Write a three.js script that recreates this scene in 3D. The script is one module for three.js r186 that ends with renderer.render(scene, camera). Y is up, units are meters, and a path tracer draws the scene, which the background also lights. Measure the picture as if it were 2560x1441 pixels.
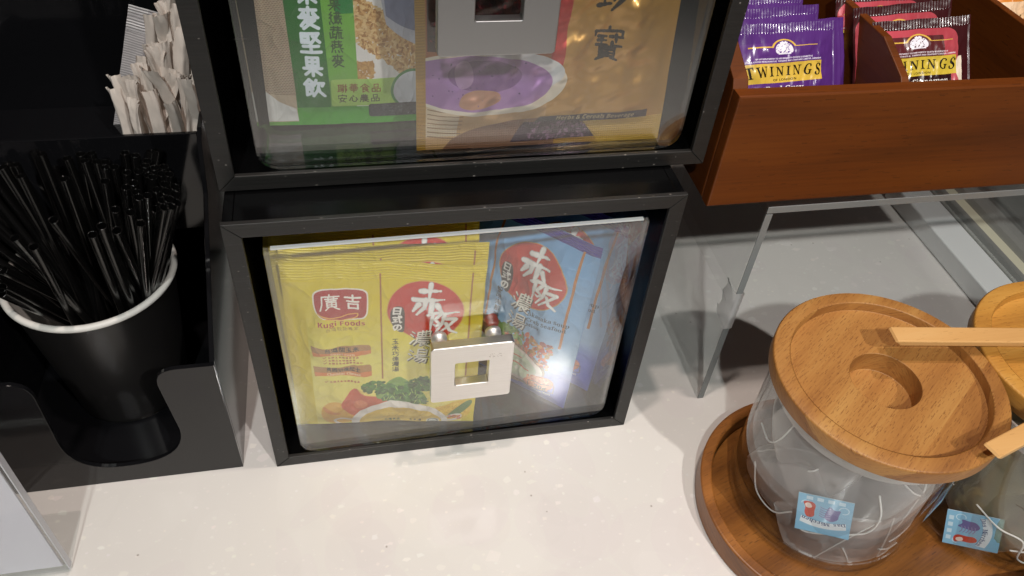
import * as THREE from 'three';
import { RoundedBoxGeometry } from 'three/addons/geometries/RoundedBoxGeometry.js';
import { mergeGeometries } from 'three/addons/utils/BufferGeometryUtils.js';
import { ImprovedNoise } from 'three/addons/math/ImprovedNoise.js';

// ---------------------------------------------------------------- camera, light, exposure
const scene = new THREE.Scene();
const camera = new THREE.PerspectiveCamera(39.45, 2560 / 1441, 0.02, 60);
camera.position.set(0.06907, 0.50285, 0.34099);
camera.rotation.order = 'YXZ';
camera.rotation.set(-0.770643, -0.260559, 0.0982286);
const renderer = new THREE.WebGLRenderer({ antialias: true });
renderer.toneMapping = THREE.LinearToneMapping;
renderer.toneMappingExposure = 1.23;
renderer.shadowMap.enabled = true;
scene.background = new THREE.Color().setRGB(0.034, 0.03, 0.029);

function spot(name, pos, target, color, candela, angle, size) {
  const l = new THREE.SpotLight(color, candela, 0, angle, 0.9, 2);
  l.name = name; l.position.set(...pos); l.target.position.set(...target);
  l.castShadow = true; l.shadow.radius = size / 0.02; l.shadow.mapSize.set(2048, 2048);
  scene.add(l, l.target);
}
const warm = new THREE.Color(1, 0.855, 0.775);
spot('warm_ceiling_spot', [0.02, 1.62, 0.13], [0.08, 0, 0.08], warm, 1.8, 0.44, 0.026);
spot('warm_ceiling_spot_001', [0.42, 1.62, 0.03], [0.34, 0, 0.07], warm, 1.8, 0.44, 0.026);
spot('front_ceiling_spot', [-0.2, 1.66, 1.34], [0.26, 0.05, 0], new THREE.Color(0.95, 1, 0.97), 4.5, 0.5, 0.03);
spot('right_ceiling_spot', [0.70, 1.55, 1.26], [0.26, 0.05, 0], new THREE.Color(1, 0.97, 0.92), 4.4, 0.34, 0.022);

// ---------------------------------------------------------------- helpers
function rngOf(seed) { let s = seed >>> 0; return () => { s = (s + 0x6d2b79f5) | 0; let t = Math.imul(s ^ (s >>> 15), 1 | s); t = (t + Math.imul(t ^ (t >>> 7), 61 | t)) ^ t; return ((t ^ (t >>> 14)) >>> 0) / 4294967296; }; }
const noise = new ImprovedNoise();
const fbm = (x, y, z = 0, o = 4) => { let s = 0, a = 1, n = 0; for (let i = 0; i < o; i++) { s += a * noise.noise(x, y, z + i * 7.3); n += a; a *= 0.5; x *= 2.03; y *= 2.03; } return s / n; };
const used = {};
function numbered(name) { const n = used[name] = (used[name] ?? -1) + 1; return n ? name + '_' + String(n).padStart(3, '0') : name; }
function tag(o, label, category, group) { Object.assign(o.userData, { label, category }); if (group) o.userData.group = group; return o; }
function thing(name, label, category, pos = [0, 0, 0], group) {
  const o = new THREE.Group(); o.name = numbered(name); o.position.set(...pos); scene.add(o); return tag(o, label, category, group);
}
function part(name, geo, mat, parent, label) {
  const m = new THREE.Mesh(geo, mat); m.name = name; m.castShadow = m.receiveShadow = true; parent.add(m); if (label) m.userData.label = label; return m;
}
function struct(name, geo, mat) { const m = part(name, geo, mat, scene); m.userData.kind = 'structure'; return m; }
function box(x0, x1, y0, y1, z0, z1, r = 0.0006) {
  const g = new RoundedBoxGeometry(x1 - x0, y1 - y0, z1 - z0, 2, Math.min(r, (x1 - x0) / 2.1, (y1 - y0) / 2.1, (z1 - z0) / 2.1));
  g.translate((x0 + x1) / 2, (y0 + y1) / 2, (z0 + z1) / 2); return worldUV(g);
}
// uv in metres, by the dominant axis of the normal
function worldUV(g, k = 1) {
  g = g.index ? g.toNonIndexed() : g;
  const p = g.attributes.position, n = g.attributes.normal, uv = new Float32Array(p.count * 2);
  for (let i = 0; i < p.count; i += 3) {
    const ax = Math.abs(n.getX(i) + n.getX(i + 1) + n.getX(i + 2)), ay = Math.abs(n.getY(i) + n.getY(i + 1) + n.getY(i + 2)), az = Math.abs(n.getZ(i) + n.getZ(i + 1) + n.getZ(i + 2));
    for (let j = i; j < i + 3; j++) {
      const x = p.getX(j), y = p.getY(j), z = p.getZ(j);
      const [u, v] = ay >= ax && ay >= az ? [x, -z] : az >= ax ? [x, y] : [-z, y];
      uv[j * 2] = u * k; uv[j * 2 + 1] = v * k;
    }
  }
  g.setAttribute('uv', new THREE.BufferAttribute(uv, 2)); return g;
}
function extrude(pts, depth, bevel = 0.0004) {
  const s = pts instanceof THREE.Shape ? pts : new THREE.Shape(pts.map(([a, b]) => new THREE.Vector2(a, b)));
  return new THREE.ExtrudeGeometry(s, { depth: depth - 2 * bevel, bevelEnabled: bevel > 0, bevelThickness: bevel, bevelSize: bevel, bevelOffset: -bevel, bevelSegments: 2, curveSegments: 12 }).translate(0, 0, bevel);
}
function rounded(x0, y0, x1, y1, r) {
  const [a, b, c, d] = Array.isArray(r) ? r : [r, r, r, r], s = new THREE.Shape();   // bl, br, tr, tl
  s.moveTo(x0 + a, y0); s.lineTo(x1 - b, y0); s.quadraticCurveTo(x1, y0, x1, y0 + b); s.lineTo(x1, y1 - c); s.quadraticCurveTo(x1, y1, x1 - c, y1);
  s.lineTo(x0 + d, y1); s.quadraticCurveTo(x0, y1, x0, y1 - d); s.lineTo(x0, y0 + a); s.quadraticCurveTo(x0, y0, x0 + a, y0); return s;
}
function canvas(w, h) { const c = document.createElement('canvas'); c.width = w; c.height = h; return [c, c.getContext('2d')]; }
function tex(c, srgb = true, rep) {
  const t = new THREE.CanvasTexture(c); if (srgb) t.colorSpace = THREE.SRGBColorSpace; t.magFilter = THREE.LinearFilter; t.anisotropy = 8;
  t.wrapS = t.wrapT = rep ? THREE.RepeatWrapping : THREE.ClampToEdgeWrapping; if (rep) t.repeat.set(rep, rep); return t;
}
const std = (o) => new THREE.MeshStandardMaterial(o), phys = (o) => new THREE.MeshPhysicalMaterial(o);
const lin = (r, g, b) => new THREE.Color().setRGB(r, g, b);

// ---------------------------------------------------------------- brush-stroke characters (grid of 100 x 100, xxyy points)
const G = {
  氵: '1015 2225;0640 1850;0890 2565', 口: '1515 1588;1515 8515 8588;1585 8585', 日: '2010 2090;2010 8010 8090;2050 8050;2085 8085',
  赤: '2524 7820;5004 5044;0848 9244;4246 4068 2292;6046 6088 5092;2558 1082;7458 9282', 阪: '1208 1296;1208 4008 2240 4058 2868 2060;4614 9210;5012 4660 3094;5638 8838 7062 4296;5855 7280 9896',
  式: '1028 9026;2052 5050;3552 3580;1286 5576;6006 6842 8092 9476;7810 8820', の: '5620 4670 3086 1865 1543 2828 5520 7826 8850 8072 5890',
  濃: '@氵;3612 3640;3612 9212 9240;3626 9226;3640 9240;5504 5540;7204 7240;3550 9550;3650 3480 2498;4562 8862;4272 9572;5572 5296 6490;8278 7084;6072 7588 9697',
  湯: '@氵;4608 4642;4608 8608 8642;4625 8625;4642 8642;3552 9652;5055 3482;4666 9066 8695 7890;6268 4292;7868 5898',
  廣: '5002 5012;1514 9514;1514 1460 0498;3027 8727;4520 4538;7020 7038;3538 8038;3848 3878;3848 8048 8078;3863 8063;3878 8078;6038 6078;4582 3098;7082 9498',
  吉: '1220 8820;5004 5045;2245 7845;2862 2896;2862 7462 7496;2894 7494', 台: '5004 2042 7838;6524 8650;2560 2596;2560 7660 7696;2594 7694',
  灣: '@氵;5208 7208;5216 7016;5224 7024;5531 5542 7042 7031 5531;4008 3220 4425 3240;3640 3655;8408 7620 8825 7640;8240 8255;3562 9062 9075 3575 3588 9288 9099 7596',
  穀: '1010 4510;2803 2820;0822 4822;1530 4230;1041 4541;2830 2896;2852 1072;2852 4572;6010 5530;6010 8210 8230 9330;5545 8745 5096;6060 9596', 物: '2005 1030;1025 4525;3005 3096;0868 4860;6005 5036;5530 9530 9092 8085;7030 5072;8330 6092',
  專: '1512 8512;5003 5050;2522 2545;2522 7522 7545;2533 7533;2545 7545;1052 9052;1065 9565;6555 6596 5590;3070 4082', 家: '5003 5012;1015 1030;1015 9015 8828;2532 7532;5032 2560;3848 6096 4592;4556 2076;5066 2094;5550 8538;5560 9590',
  甜: '4005 1515;0828 4828;2812 2850;1250 1290;1250 4550 4590;1288 4588;5225 9825;6208 6290;8808 8890;6255 8855;6288 8888', 玉: '1812 8212;2250 7850;0890 9290;5012 5090;6562 7878', 米: '2512 3835;7512 6235;0845 9245;5004 5097;4550 1087;5550 9287',
  英: '1518 8518;3505 3528;6505 6528;2538 2560;2538 7538 7560;1060 9060;5028 5060 1597;5262 8897', 國: '1010 1096;1010 9010 9096;1093 9093;2530 7530;3042 3060 5060 5042 3042;2575 5570;5818 6555 7880', 切: '0840 4530;2510 2580 4868;5025 9525 9087 8092;7025 4594',
  達: '2510 3020;1040 2840 1570 2590 9594;4515 8515;6505 6530;3530 9530;5035 5545;8035 7545;4048 9048;4560 8560;3572 9572;6545 6586', 起: '0820 4520;2605 2650;0840 4840;2660 4560;1550 1075 0592;1580 4590 9592;5515 9015 9040;5540 9040;5540 5575 9275 9068', 士: '0840 9240;5004 5092;2292 7892', 巧: '0822 4222;2422 2475;0582 4472;4815 9515;6515 5545 9045 8592 7085',
  蟹: '2505 1030;1520 4520 4050;1520 1550;1535 4535;2820 2850;5510 9510 9040;7010 5545;5545 9545;1555 8555;3062 3080;3062 7062 7080;3080 7080;5055 5095;2095 8092', 味: '1025 1070;1025 3625 3670;1068 3668;5025 9025;4545 9645;7005 7096;6848 4587;7248 9887',
  海: '@氵;5205 3632;4520 9520;4535 4287 8887;4535 8735 8296;3560 9860;6042 6650;6066 6676', 鮮: '2005 0830;1818 3818 3030;1230 1265;1230 4530 4565;1247 4547;1265 4565;2830 2865;1075 0590;2075 2390;3275 3690;4275 4890;6005 6818;8805 8018;5522 9522;5842 9242;5062 9862;7522 7597', 噌: '1025 1070;1025 3625 3670;1068 3668;5505 6018;8505 7918;4522 4550;4522 9222 9250;6822 6850;4550 9250;5058 5096;5058 8758 8796;5076 8776;5095 8795',
  麥: '1515 8515;5003 5050;3025 1545;7025 8545;3032 4045;7032 8045;0850 9250;4552 1587;3562 7762 2599;4072 9299', 堅: '1008 1050;1008 5008;1050 5050;1020 4020 4038 1038;2508 2520;2538 2550;5508 8808 5550;6020 9250;1568 8568;5055 5096;0596 9596', 果: '2408 2448;2408 7608 7648;2428 7628;2448 7648;5008 5099;0862 9262;4865 1594;5265 8894',
  飲: '2705 0532;2705 4725;1530 4230;1535 1592 3880;1535 4235 4260 1560;1548 4248;3060 4587;6008 5037;5825 9525 8840;7235 6565 4597;7052 7572 9897', 燕: '1512 8512;3504 3524;6504 6524;3532 6532 6552 3552 3532;0845 2538;1830 1868 3060;8835 7848;7530 7565 9565;1578 1090;3578 3892;6078 6592;8078 9090',
  纖: '2505 1025 3028 0850;2050 2075;0880 1095;2880 3592;4515 9015;6205 6235;4535 9535;7505 8060 9590;4545 7045;4555 7055;5045 5080;6245 6280;4585 7080;9550 7090', 蔬: '1512 8512;3504 3524;6504 6524;1028 4028 2545;2545 2585;0550 0890 4580;2560 4060;5030 9530;7024 7030;6832 5848 9048;5555 5090 4595;7055 7090;8555 8590 9890',
  聯: '0810 4510;1510 1580;3810 3880;1532 3832;1555 3855;0585 4875;6005 5225 6828 5045;8505 7825 9328 7545;6050 6080 5095;5055 5075 6070;8050 8095;9055 9075 8070', 華: '1512 8512;3504 3524;6504 6524;2030 8030;1045 9045;3036 3058;7036 7058;1560 8560;2575 7575;5024 5097', 食: '5003 0837;5003 9237;5020 5530;3038 3096 5085;3038 7238 7266 3066;3052 7252;5068 8897;8070 6580', 品: '3008 3042;3008 7008 7042;3040 7040;1055 1092;1055 4255 4292;1090 4290;5855 5892;5855 9055 9092;5890 9090',
  安: '5003 5012;1015 1032;1015 9015 8830;0850 9250;4535 2570 8096;7250 5580 2096', 心: '2540 1078;3530 3880 5592 7788 7870;4515 5530;7540 9270', 農: '2212 2236;2212 7812 7836;2224 7824;2236 7836;4004 4036;6004 6036;1446 8646;1446 1478 0698;2858 8058;2070 9270;3870 3496 4888;7274 6082;4870 6286 9296',
  寶: '5003 5012;1014 1028;1014 9014 8826;2030 4530;2042 4542;1855 4855;3230 3255;5530 9030;7225 7245;6245 6255 8855;3060 3085;3060 7060 7085;3068 7068;3077 7077;3085 7085;3888 1898;6288 8298', 珍: '0815 4015;1045 3845;0585 4278;2415 2480;6805 4540;6805 9840;6835 5550;7250 5070;7862 4597',
};
const strokesOf = {};
function strokes(ch) {
  return strokesOf[ch] ??= G[ch].split(';').flatMap((t) => t[0] === '@' ? strokes(t.slice(1)) : [t.split(' ').map((q) => [+q.slice(0, 2), +q.slice(2)])]);
}
// one character in the box x, y, w, h; brush > 0 tapers the strokes like a brush
function glyph(c, ch, x, y, w, h, color, lw, brush = 0, slant = 0) {
  if (!G[ch]) return;
  c.strokeStyle = c.fillStyle = color; c.lineCap = c.lineJoin = 'round';
  for (const s of strokes(ch)) {
    const P = s.map(([a, b]) => [x + (a / 100) * w + slant * (50 - b) / 100 * h, y + (b / 100) * h]);
    if (!brush) { c.lineWidth = lw; c.beginPath(); P.forEach(([a, b], i) => (i ? c.lineTo(a, b) : c.moveTo(a, b))); c.stroke(); continue; }
    for (let k = 0; k + 1 < P.length; k++) for (let i = 0; i <= 14; i++) {
      const t = (k + i / 14) / (P.length - 1), a = P[k][0] + (P[k + 1][0] - P[k][0]) * i / 14, b = P[k][1] + (P[k + 1][1] - P[k][1]) * i / 14;
      c.beginPath(); c.arc(a, b, lw / 2 * (1.25 - brush * Math.abs(t - 0.12) * 1.1 + 0.12 * Math.sin(t * 9 + a)), 0, 7); c.fill();
    }
  }
}
function row(c, text, x, y, s, color, lw, gap = 1.08, sy = 1) { [...text].forEach((ch, i) => glyph(c, ch, x + i * s * gap, y, s, s * sy, color, lw)); }
function column(c, text, x, y, s, color, lw, gap = 1.08, brush = 0, slant = 0) { [...text].forEach((ch, i) => glyph(c, ch, x, y + i * s * gap, s, s, color, lw, brush, slant)); }
function say(c, text, x, y, font, color, align = 'left', w) { c.font = font; c.fillStyle = color; c.textAlign = align; c.textBaseline = 'alphabetic'; w ? c.fillText(text, x, y, w) : c.fillText(text, x, y); }
function blob(c, pts, color) { c.fillStyle = color; c.beginPath(); const n = pts.length; for (let i = 0; i <= n; i++) { const [x, y] = pts[i % n], [u, v] = pts[(i + 1) % n]; i ? c.quadraticCurveTo(x, y, (x + u) / 2, (y + v) / 2) : c.moveTo((x + u) / 2, (y + v) / 2); } c.fill(); }
function oval(c, x, y, rx, ry, color, rot = 0) { c.fillStyle = color; c.beginPath(); c.ellipse(x, y, rx, ry, rot, 0, 7); c.fill(); }
function speckle(c, r, n, x0, y0, x1, y1, s0, s1, colors) { for (let i = 0; i < n; i++) oval(c, x0 + r() * (x1 - x0), y0 + r() * (y1 - y0), s0 + r() * (s1 - s0), (s0 + r() * (s1 - s0)) * 0.6, colors[(r() * colors.length) | 0], r() * 3); }

// ---------------------------------------------------------------- procedural surfaces
function counterTexture() {
  const [c, x] = canvas(2048, 2048), r = rngOf(5);
  x.fillStyle = '#d8d4cf'; x.fillRect(0, 0, 2048, 2048);
  for (let i = 0; i < 900; i++) { oval(x, r() * 2048, r() * 2048, 20 + r() * 60, 15 + r() * 50, r() < 0.5 ? 'rgba(226,220,212,.10)' : 'rgba(206,198,190,.10)', r() * 3); }
  const chip = (n, a, b, al) => { for (let i = 0; i < n; i++) {
    const px = r() * 2048, py = r() * 2048, s = a + (b - a) * r() ** 3, k = 4 + (r() * 4 | 0), t0 = r() * 6;
    const e = 0.5 + r() * 0.5; x.fillStyle = `rgba(${246 - r() * 12 | 0},${242 - r() * 12 | 0},${236 - r() * 14 | 0},${al * (0.4 + 0.6 * r())})`;
    for (const ox of [0, px > 1900 ? -2048 : 2048]) { x.beginPath(); for (let j = 0; j < k; j++) { const t = t0 + j / k * 6.283 + r() * 0.5, d = s * (0.65 + 0.5 * r()); x.lineTo(px + ox + Math.cos(t) * d, py + Math.sin(t) * d * e); } x.fill(); }
  } };
  chip(7500, 1.2, 3.4, 0.4); chip(2600, 3, 8, 0.45); chip(420, 5, 17, 0.5);
  for (let i = 0; i < 130; i++) oval(x, r() * 2048, r() * 2048, 0.8 + r(), 0.8 + r(), 'rgba(120,108,98,.6)');
  return tex(c, true, 1 / 0.95);
}
// long-grain wood: streaks along x
function woodTexture(seed, base, dark, light, { pores = 1200, strips = 0, w = 1024, h = 1024, streak = 700, bands = 0.12, size = 0.2 } = {}) {
  const [c, x] = canvas(w, h), r = rngOf(seed), hex = (a) => [1, 3, 5].map((i) => parseInt(a.slice(i, i + 2), 16));
  const B = hex(base), D = hex(dark), L = hex(light), im = x.createImageData(w, h);
  const off = []; for (let i = 0; i < 24; i++) off.push((r() - 0.5) * 2);
  for (let j = 0; j < h; j++) for (let i = 0; i < w; i++) {
    const st = strips ? Math.floor(j / h * strips) : 0, sh = strips ? off[st] : 0;
    const y = j / h * 9 + sh * 40, u = i / w * 1.3 + sh * 5;
    const g = fbm(u, y, 3 + seed) * 1.5 + 0.5 * Math.sin((y + 1.4 * fbm(u * 0.9, y * 0.35, seed)) * 3.1) * 0.5 + fbm(u * 3, y * 14, seed + 9, 3) * 0.7;
    const k = THREE.MathUtils.clamp(g * bands * 4 + sh * 0.1, -1, 1), T = k > 0 ? L : D, q = Math.abs(k), o = (j * w + i) * 4;
    for (let m = 0; m < 3; m++) im.data[o + m] = B[m] + (T[m] - B[m]) * q; im.data[o + 3] = 255;
  }
  x.putImageData(im, 0, 0);
  for (let i = 0; i < pores; i++) { const px = r() * w, py = r() * h, l = 5 + r() * 22; x.strokeStyle = `rgba(${D[0] * 0.7 | 0},${D[1] * 0.65 | 0},${D[2] * 0.6 | 0},${0.15 + r() * 0.45})`; x.lineWidth = 0.8 + r() * 1.3; x.beginPath(); x.moveTo(px, py); x.lineTo(px + l, py + (r() - 0.5) * 1.5); x.stroke(); }
  for (let i = 0; i < 14; i++) { x.strokeStyle = `rgba(${L[0]},${L[1]},${L[2]},${0.25 + r() * 0.3})`; x.lineWidth = 0.8; const px = r() * w, py = r() * h; x.beginPath(); x.moveTo(px, py); x.quadraticCurveTo(px + 60 * r(), py - 40 * r(), px + 180 * r(), py - 60 * r()); x.stroke(); }
  return tex(c, true, 1 / size);
}
function brushedTexture(seed, rep) {   // faint layer lines, as a bump map
  const [c, x] = canvas(256, 1024), r = rngOf(seed), im = x.createImageData(256, 1024);
  for (let j = 0; j < 1024; j++) { const b = 120 + 50 * Math.sin(j * 0.8) + r() * 50; for (let i = 0; i < 256; i++) { const v = b + r() * 30, o = (j * 256 + i) * 4; im.data[o] = im.data[o + 1] = im.data[o + 2] = v; im.data[o + 3] = 255; } }
  x.putImageData(im, 0, 0); return tex(c, false, rep);
}
function smudgeTexture(seed, lo, hi, rep, specks = 0) {   // roughness
  const [c, x] = canvas(512, 512), r = rngOf(seed), im = x.createImageData(512, 512);
  for (let j = 0; j < 512; j++) for (let i = 0; i < 512; i++) { const v = 255 * (lo + (hi - lo) * THREE.MathUtils.clamp(0.5 + fbm(i / 90, j / 90, seed) * 0.9, 0, 1)), o = (j * 512 + i) * 4; im.data[o] = im.data[o + 1] = im.data[o + 2] = v; im.data[o + 3] = 255; }
  x.putImageData(im, 0, 0);
  for (let i = 0; i < specks; i++) oval(x, r() * 512, r() * 512, 0.5 + r(), 0.5 + r(), '#e0e0e0');
  return tex(c, false, rep);
}
function plateTexture() {   // satin metal: faint brushing and a few scuffs near the upper right
  const [c, x] = canvas(512, 512), r = rngOf(17); x.fillStyle = '#efeeec'; x.fillRect(0, 0, 512, 512);
  for (let i = 0; i < 900; i++) { x.fillStyle = `rgba(${r() < 0.5 ? '205,204,202' : '255,255,255'},${r() * 0.25})`; x.fillRect(r() * 512 - 100, r() * 512, 60 + r() * 300, 1); }
  for (let i = 0; i < 26; i++) oval(x, 350 + r() * 70, 108 + r() * 30, 1 + r() * 5, 0.8 + r() * 1.6, `rgba(120,112,106,${0.2 + r() * 0.5})`, r());
  const t = tex(c, true, 1 / 0.06); t.offset.set(0.5, 0.5); return t;
}
function dustTexture(seed) {   // dark plastic with pale dust specks and scuffs
  const [c, x] = canvas(1024, 1024), r = rngOf(seed);
  x.fillStyle = '#1b1a19'; x.fillRect(0, 0, 1024, 1024);
  for (let i = 0; i < 1024; i += 2) { x.fillStyle = `rgba(${r() < 0.5 ? '12,11,11' : '40,37,36'},${r() * 0.25})`; x.fillRect(0, i, 1024, 2); }
  for (let i = 0; i < 420; i++) oval(x, r() * 1024, r() * 1024, 0.9 + r() * 2, 0.8 + r() * 1.2, `rgba(180,172,166,${0.2 + r() * 0.6})`);
  for (let i = 0; i < 60; i++) { const px = r() * 1024, py = r() * 1024; x.strokeStyle = `rgba(130,124,120,${r() * 0.4})`; x.lineWidth = 0.8; x.beginPath(); x.moveTo(px, py); x.lineTo(px + (r() - 0.5) * 30, py + (r() - 0.5) * 12); x.stroke(); }
  return tex(c, true, 1 / 0.3);
}
const M = {
  counter: phys({ map: counterTexture(), roughness: 0.08, ior: 1.5 }),
  wall: std({ color: lin(0.035, 0.032, 0.03), roughness: 0.7 }),
  plastic: std({ map: dustTexture(3), roughness: 0.48, bumpMap: brushedTexture(2, 1 / 0.25), bumpScale: 0.00005 }),
  plasticDark: phys({ color: lin(0.0022, 0.0022, 0.0024), roughness: 0.22, specularIntensity: 0.3, bumpMap: brushedTexture(2, 1 / 0.25), bumpScale: 0.00003 }),
  acrylicBlack: phys({ color: lin(0.006, 0.006, 0.007), roughness: 0.08, ior: 1.5 }),
  acrylic: phys({ color: lin(0.97, 0.975, 0.975), roughness: 0.015, transmission: 1, thickness: 0, ior: 1.5 }),
  acrylicFront: phys({ color: lin(0.96, 0.965, 0.965), roughness: 0.02, transmission: 1, thickness: 0, ior: 1.78 }),
  acrylicEdge: phys({ color: lin(0.42, 0.44, 0.44), roughness: 0.25, transmission: 0.55, thickness: 0, ior: 1.5 }),
  acrylicRim: phys({ color: lin(0.85, 0.86, 0.86), roughness: 0.5, transmission: 0.35, thickness: 0 }),
  steel: std({ map: plateTexture(), color: lin(0.9, 0.89, 0.88), roughness: 0.3, metalness: 1 }),
  steelGrey: std({ color: lin(0.43, 0.43, 0.435), roughness: 0.4, metalness: 1 }),
  chrome: std({ color: lin(0.82, 0.82, 0.82), roughness: 0.5, metalness: 1 }),
  tray: std({ color: lin(0.55, 0.55, 0.52), roughness: 0.22, metalness: 0.55 }),
  white: std({ color: lin(0.72, 0.72, 0.72), roughness: 0.45 }),
  card: std({ color: lin(0.76, 0.745, 0.82), roughness: 0.55 }),
};

// ---------------------------------------------------------------- the setting
{
  const g = new THREE.BoxGeometry(2.6, 0.04, 1.5); g.translate(0.2, -0.02, 0.2);
  struct('countertop', worldUV(g), M.counter);
  const w = new THREE.BoxGeometry(2.6, 1.4, 0.04); w.translate(0.2, 0.66, -0.57);
  struct('wall', w, M.wall);
}

// ---------------------------------------------------------------- the two black display boxes and their drawers
const H1 = 0.2243;
function displayBox(x, y, z, w, h, d, label) {   // x, y, z: lower left front corner
  const t = thing('display_box', label, 'display box', [x, y, z], 'black display boxes'), f = 0.0095, dz = 0.0032;
  const mit = (pts) => worldUV(extrude(pts, dz, 0.0005).translate(0, 0, -dz));
  const e = 0.00012;
  part('frame_piece', mit([[0, 0], [f, f], [f, h - f], [0, h]].map(([a, b], i) => [a, b + (i < 2 ? e : -e)])), M.plastic, t);
  part('frame_piece', mit([[w, h - e], [w - f, h - f - e], [w - f, f + e], [w, e]]), M.plastic, t);
  part('frame_piece', mit([[e, 0], [w - e, 0], [w - f - e, f], [f + e, f]]), M.plastic, t);
  part('frame_piece', mit([[f + e, h - f], [w - f - e, h - f], [w - e, h], [e, h]]), M.plastic, t);
  const k = 0.006, s = 0.0006;
  part('side_panel', box(s, k, s, h - s, -d, -dz), M.plasticDark, t);
  part('side_panel', box(w - k, w - s, s, h - s, -d, -dz), M.plasticDark, t);
  part('base_panel', box(k, w - k, s, k, -d, -dz), M.plasticDark, t);
  part('top_panel', box(k, w - k, h - k, h - s, -d, -dz), M.plasticDark, t);
  part('back_panel', box(k, w - k, k, h - k, -d, -d + 0.005), M.plasticDark, t);
  return t;
}
displayBox(0, 0, 0, 0.26, H1, 0.26, 'black display box standing on the white counter with yellow and blue soup packets inside');
displayBox(-0.0017, H1 + 0.0006, -0.028, 0.281, 0.2243, 0.25, 'upper black display box holding the green and gold cereal packets');

function drawer(x0, x1, y0, y1, z, d, label, handle, plateMat, turn = 0) {
  const cx = (x0 + x1) / 2, t = thing('clear_drawer', label, 'drawer', [cx, y0, z], 'clear acrylic drawers');
  t.rotation.y = turn;
  const a = x0 - cx, b = x1 - cx, h = y1 - y0, r = 0.014, k = 0.0028;
  part('front_panel', extrude(rounded(a, 0, b, h, [r, r, 0.001, 0.001]), 0.003, 0.0004).translate(0, 0, -0.003), M.acrylicFront, t);
  part('rim', box(a + 0.004, b - 0.004, h + 0.0001, h + 0.0011, -0.0029, -0.0002, 0.0002), M.acrylicRim, t);
  // bent sheet: left side, rounded corners, floor, right side
  const s = new THREE.Shape(), q = r * 0.8;
  s.moveTo(a, h); s.lineTo(a, r); s.quadraticCurveTo(a, 0, a + r, 0); s.lineTo(b - r, 0); s.quadraticCurveTo(b, 0, b, r); s.lineTo(b, h);
  s.lineTo(b - k, h); s.lineTo(b - k, r); s.quadraticCurveTo(b - k, k, b - r, k); s.lineTo(a + r, k); s.quadraticCurveTo(a + k, k, a + k, r); s.lineTo(a + k, h);
  part('bent_body', extrude(s, d, 0.0003).translate(0, 0, -d - 0.0032), M.acrylic, t);
  part('back_panel', extrude(rounded(a, 0, b, h, [r, r, 0.001, 0.001]), 0.003, 0.0004).translate(0, 0, -d - 0.0065), M.acrylic, t);
  // square metal pull with a square opening on two posts
  const [hx, hy, size, hole, out] = handle, g = new THREE.Group(); g.name = 'handle'; g.position.set(hx - cx, hy - y0, out); t.add(g);
  const sh = rounded(-size / 2, -size / 2, size / 2, size / 2, 0.0025), ho = rounded(-hole / 2, -hole / 2, hole / 2, hole / 2, 0.0012); sh.holes.push(ho);
  part('plate', new THREE.ExtrudeGeometry(sh, { depth: 0.0058, bevelEnabled: true, bevelThickness: 0.0006, bevelSize: 0.0006, bevelOffset: -0.0006, bevelSegments: 3, curveSegments: 8 }).translate(0, 0, -0.0064), plateMat, g);
  for (const sx of [-1, 1]) {
    const p = new THREE.LatheGeometry([[0, 0], [0.0052, 0], [0.0052, 0.003], [0.0038, 0.004], [0.0038, out - 0.009], [0.0052, out - 0.008], [0.0052, out - 0.0061]].map(([u, v]) => new THREE.Vector2(u, v)), 24);
    p.rotateX(Math.PI / 2).translate(sx * size * 0.33 - 0.002, size / 2 - 0.0062, -out + 0.0001);
    part('post', p, M.chrome, g);
  }
  return t;
}
drawer(0.0185, 0.2425, 0.0098, 0.2025, -0.0035, 0.22, 'clear drawer with a square silver pull in the lower box', [0.1352, 0.0982, 0.0535, 0.0222, 0.0165], M.steel, 0.012);
drawer(0.0205, 0.2625, H1 + 0.0104, H1 + 0.205, -0.0318, 0.21, 'clear drawer with a square grey pull in the upper box', [0.1443, 0.3385, 0.059, 0.0232, 0.0185], M.steelGrey, 0);

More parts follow.
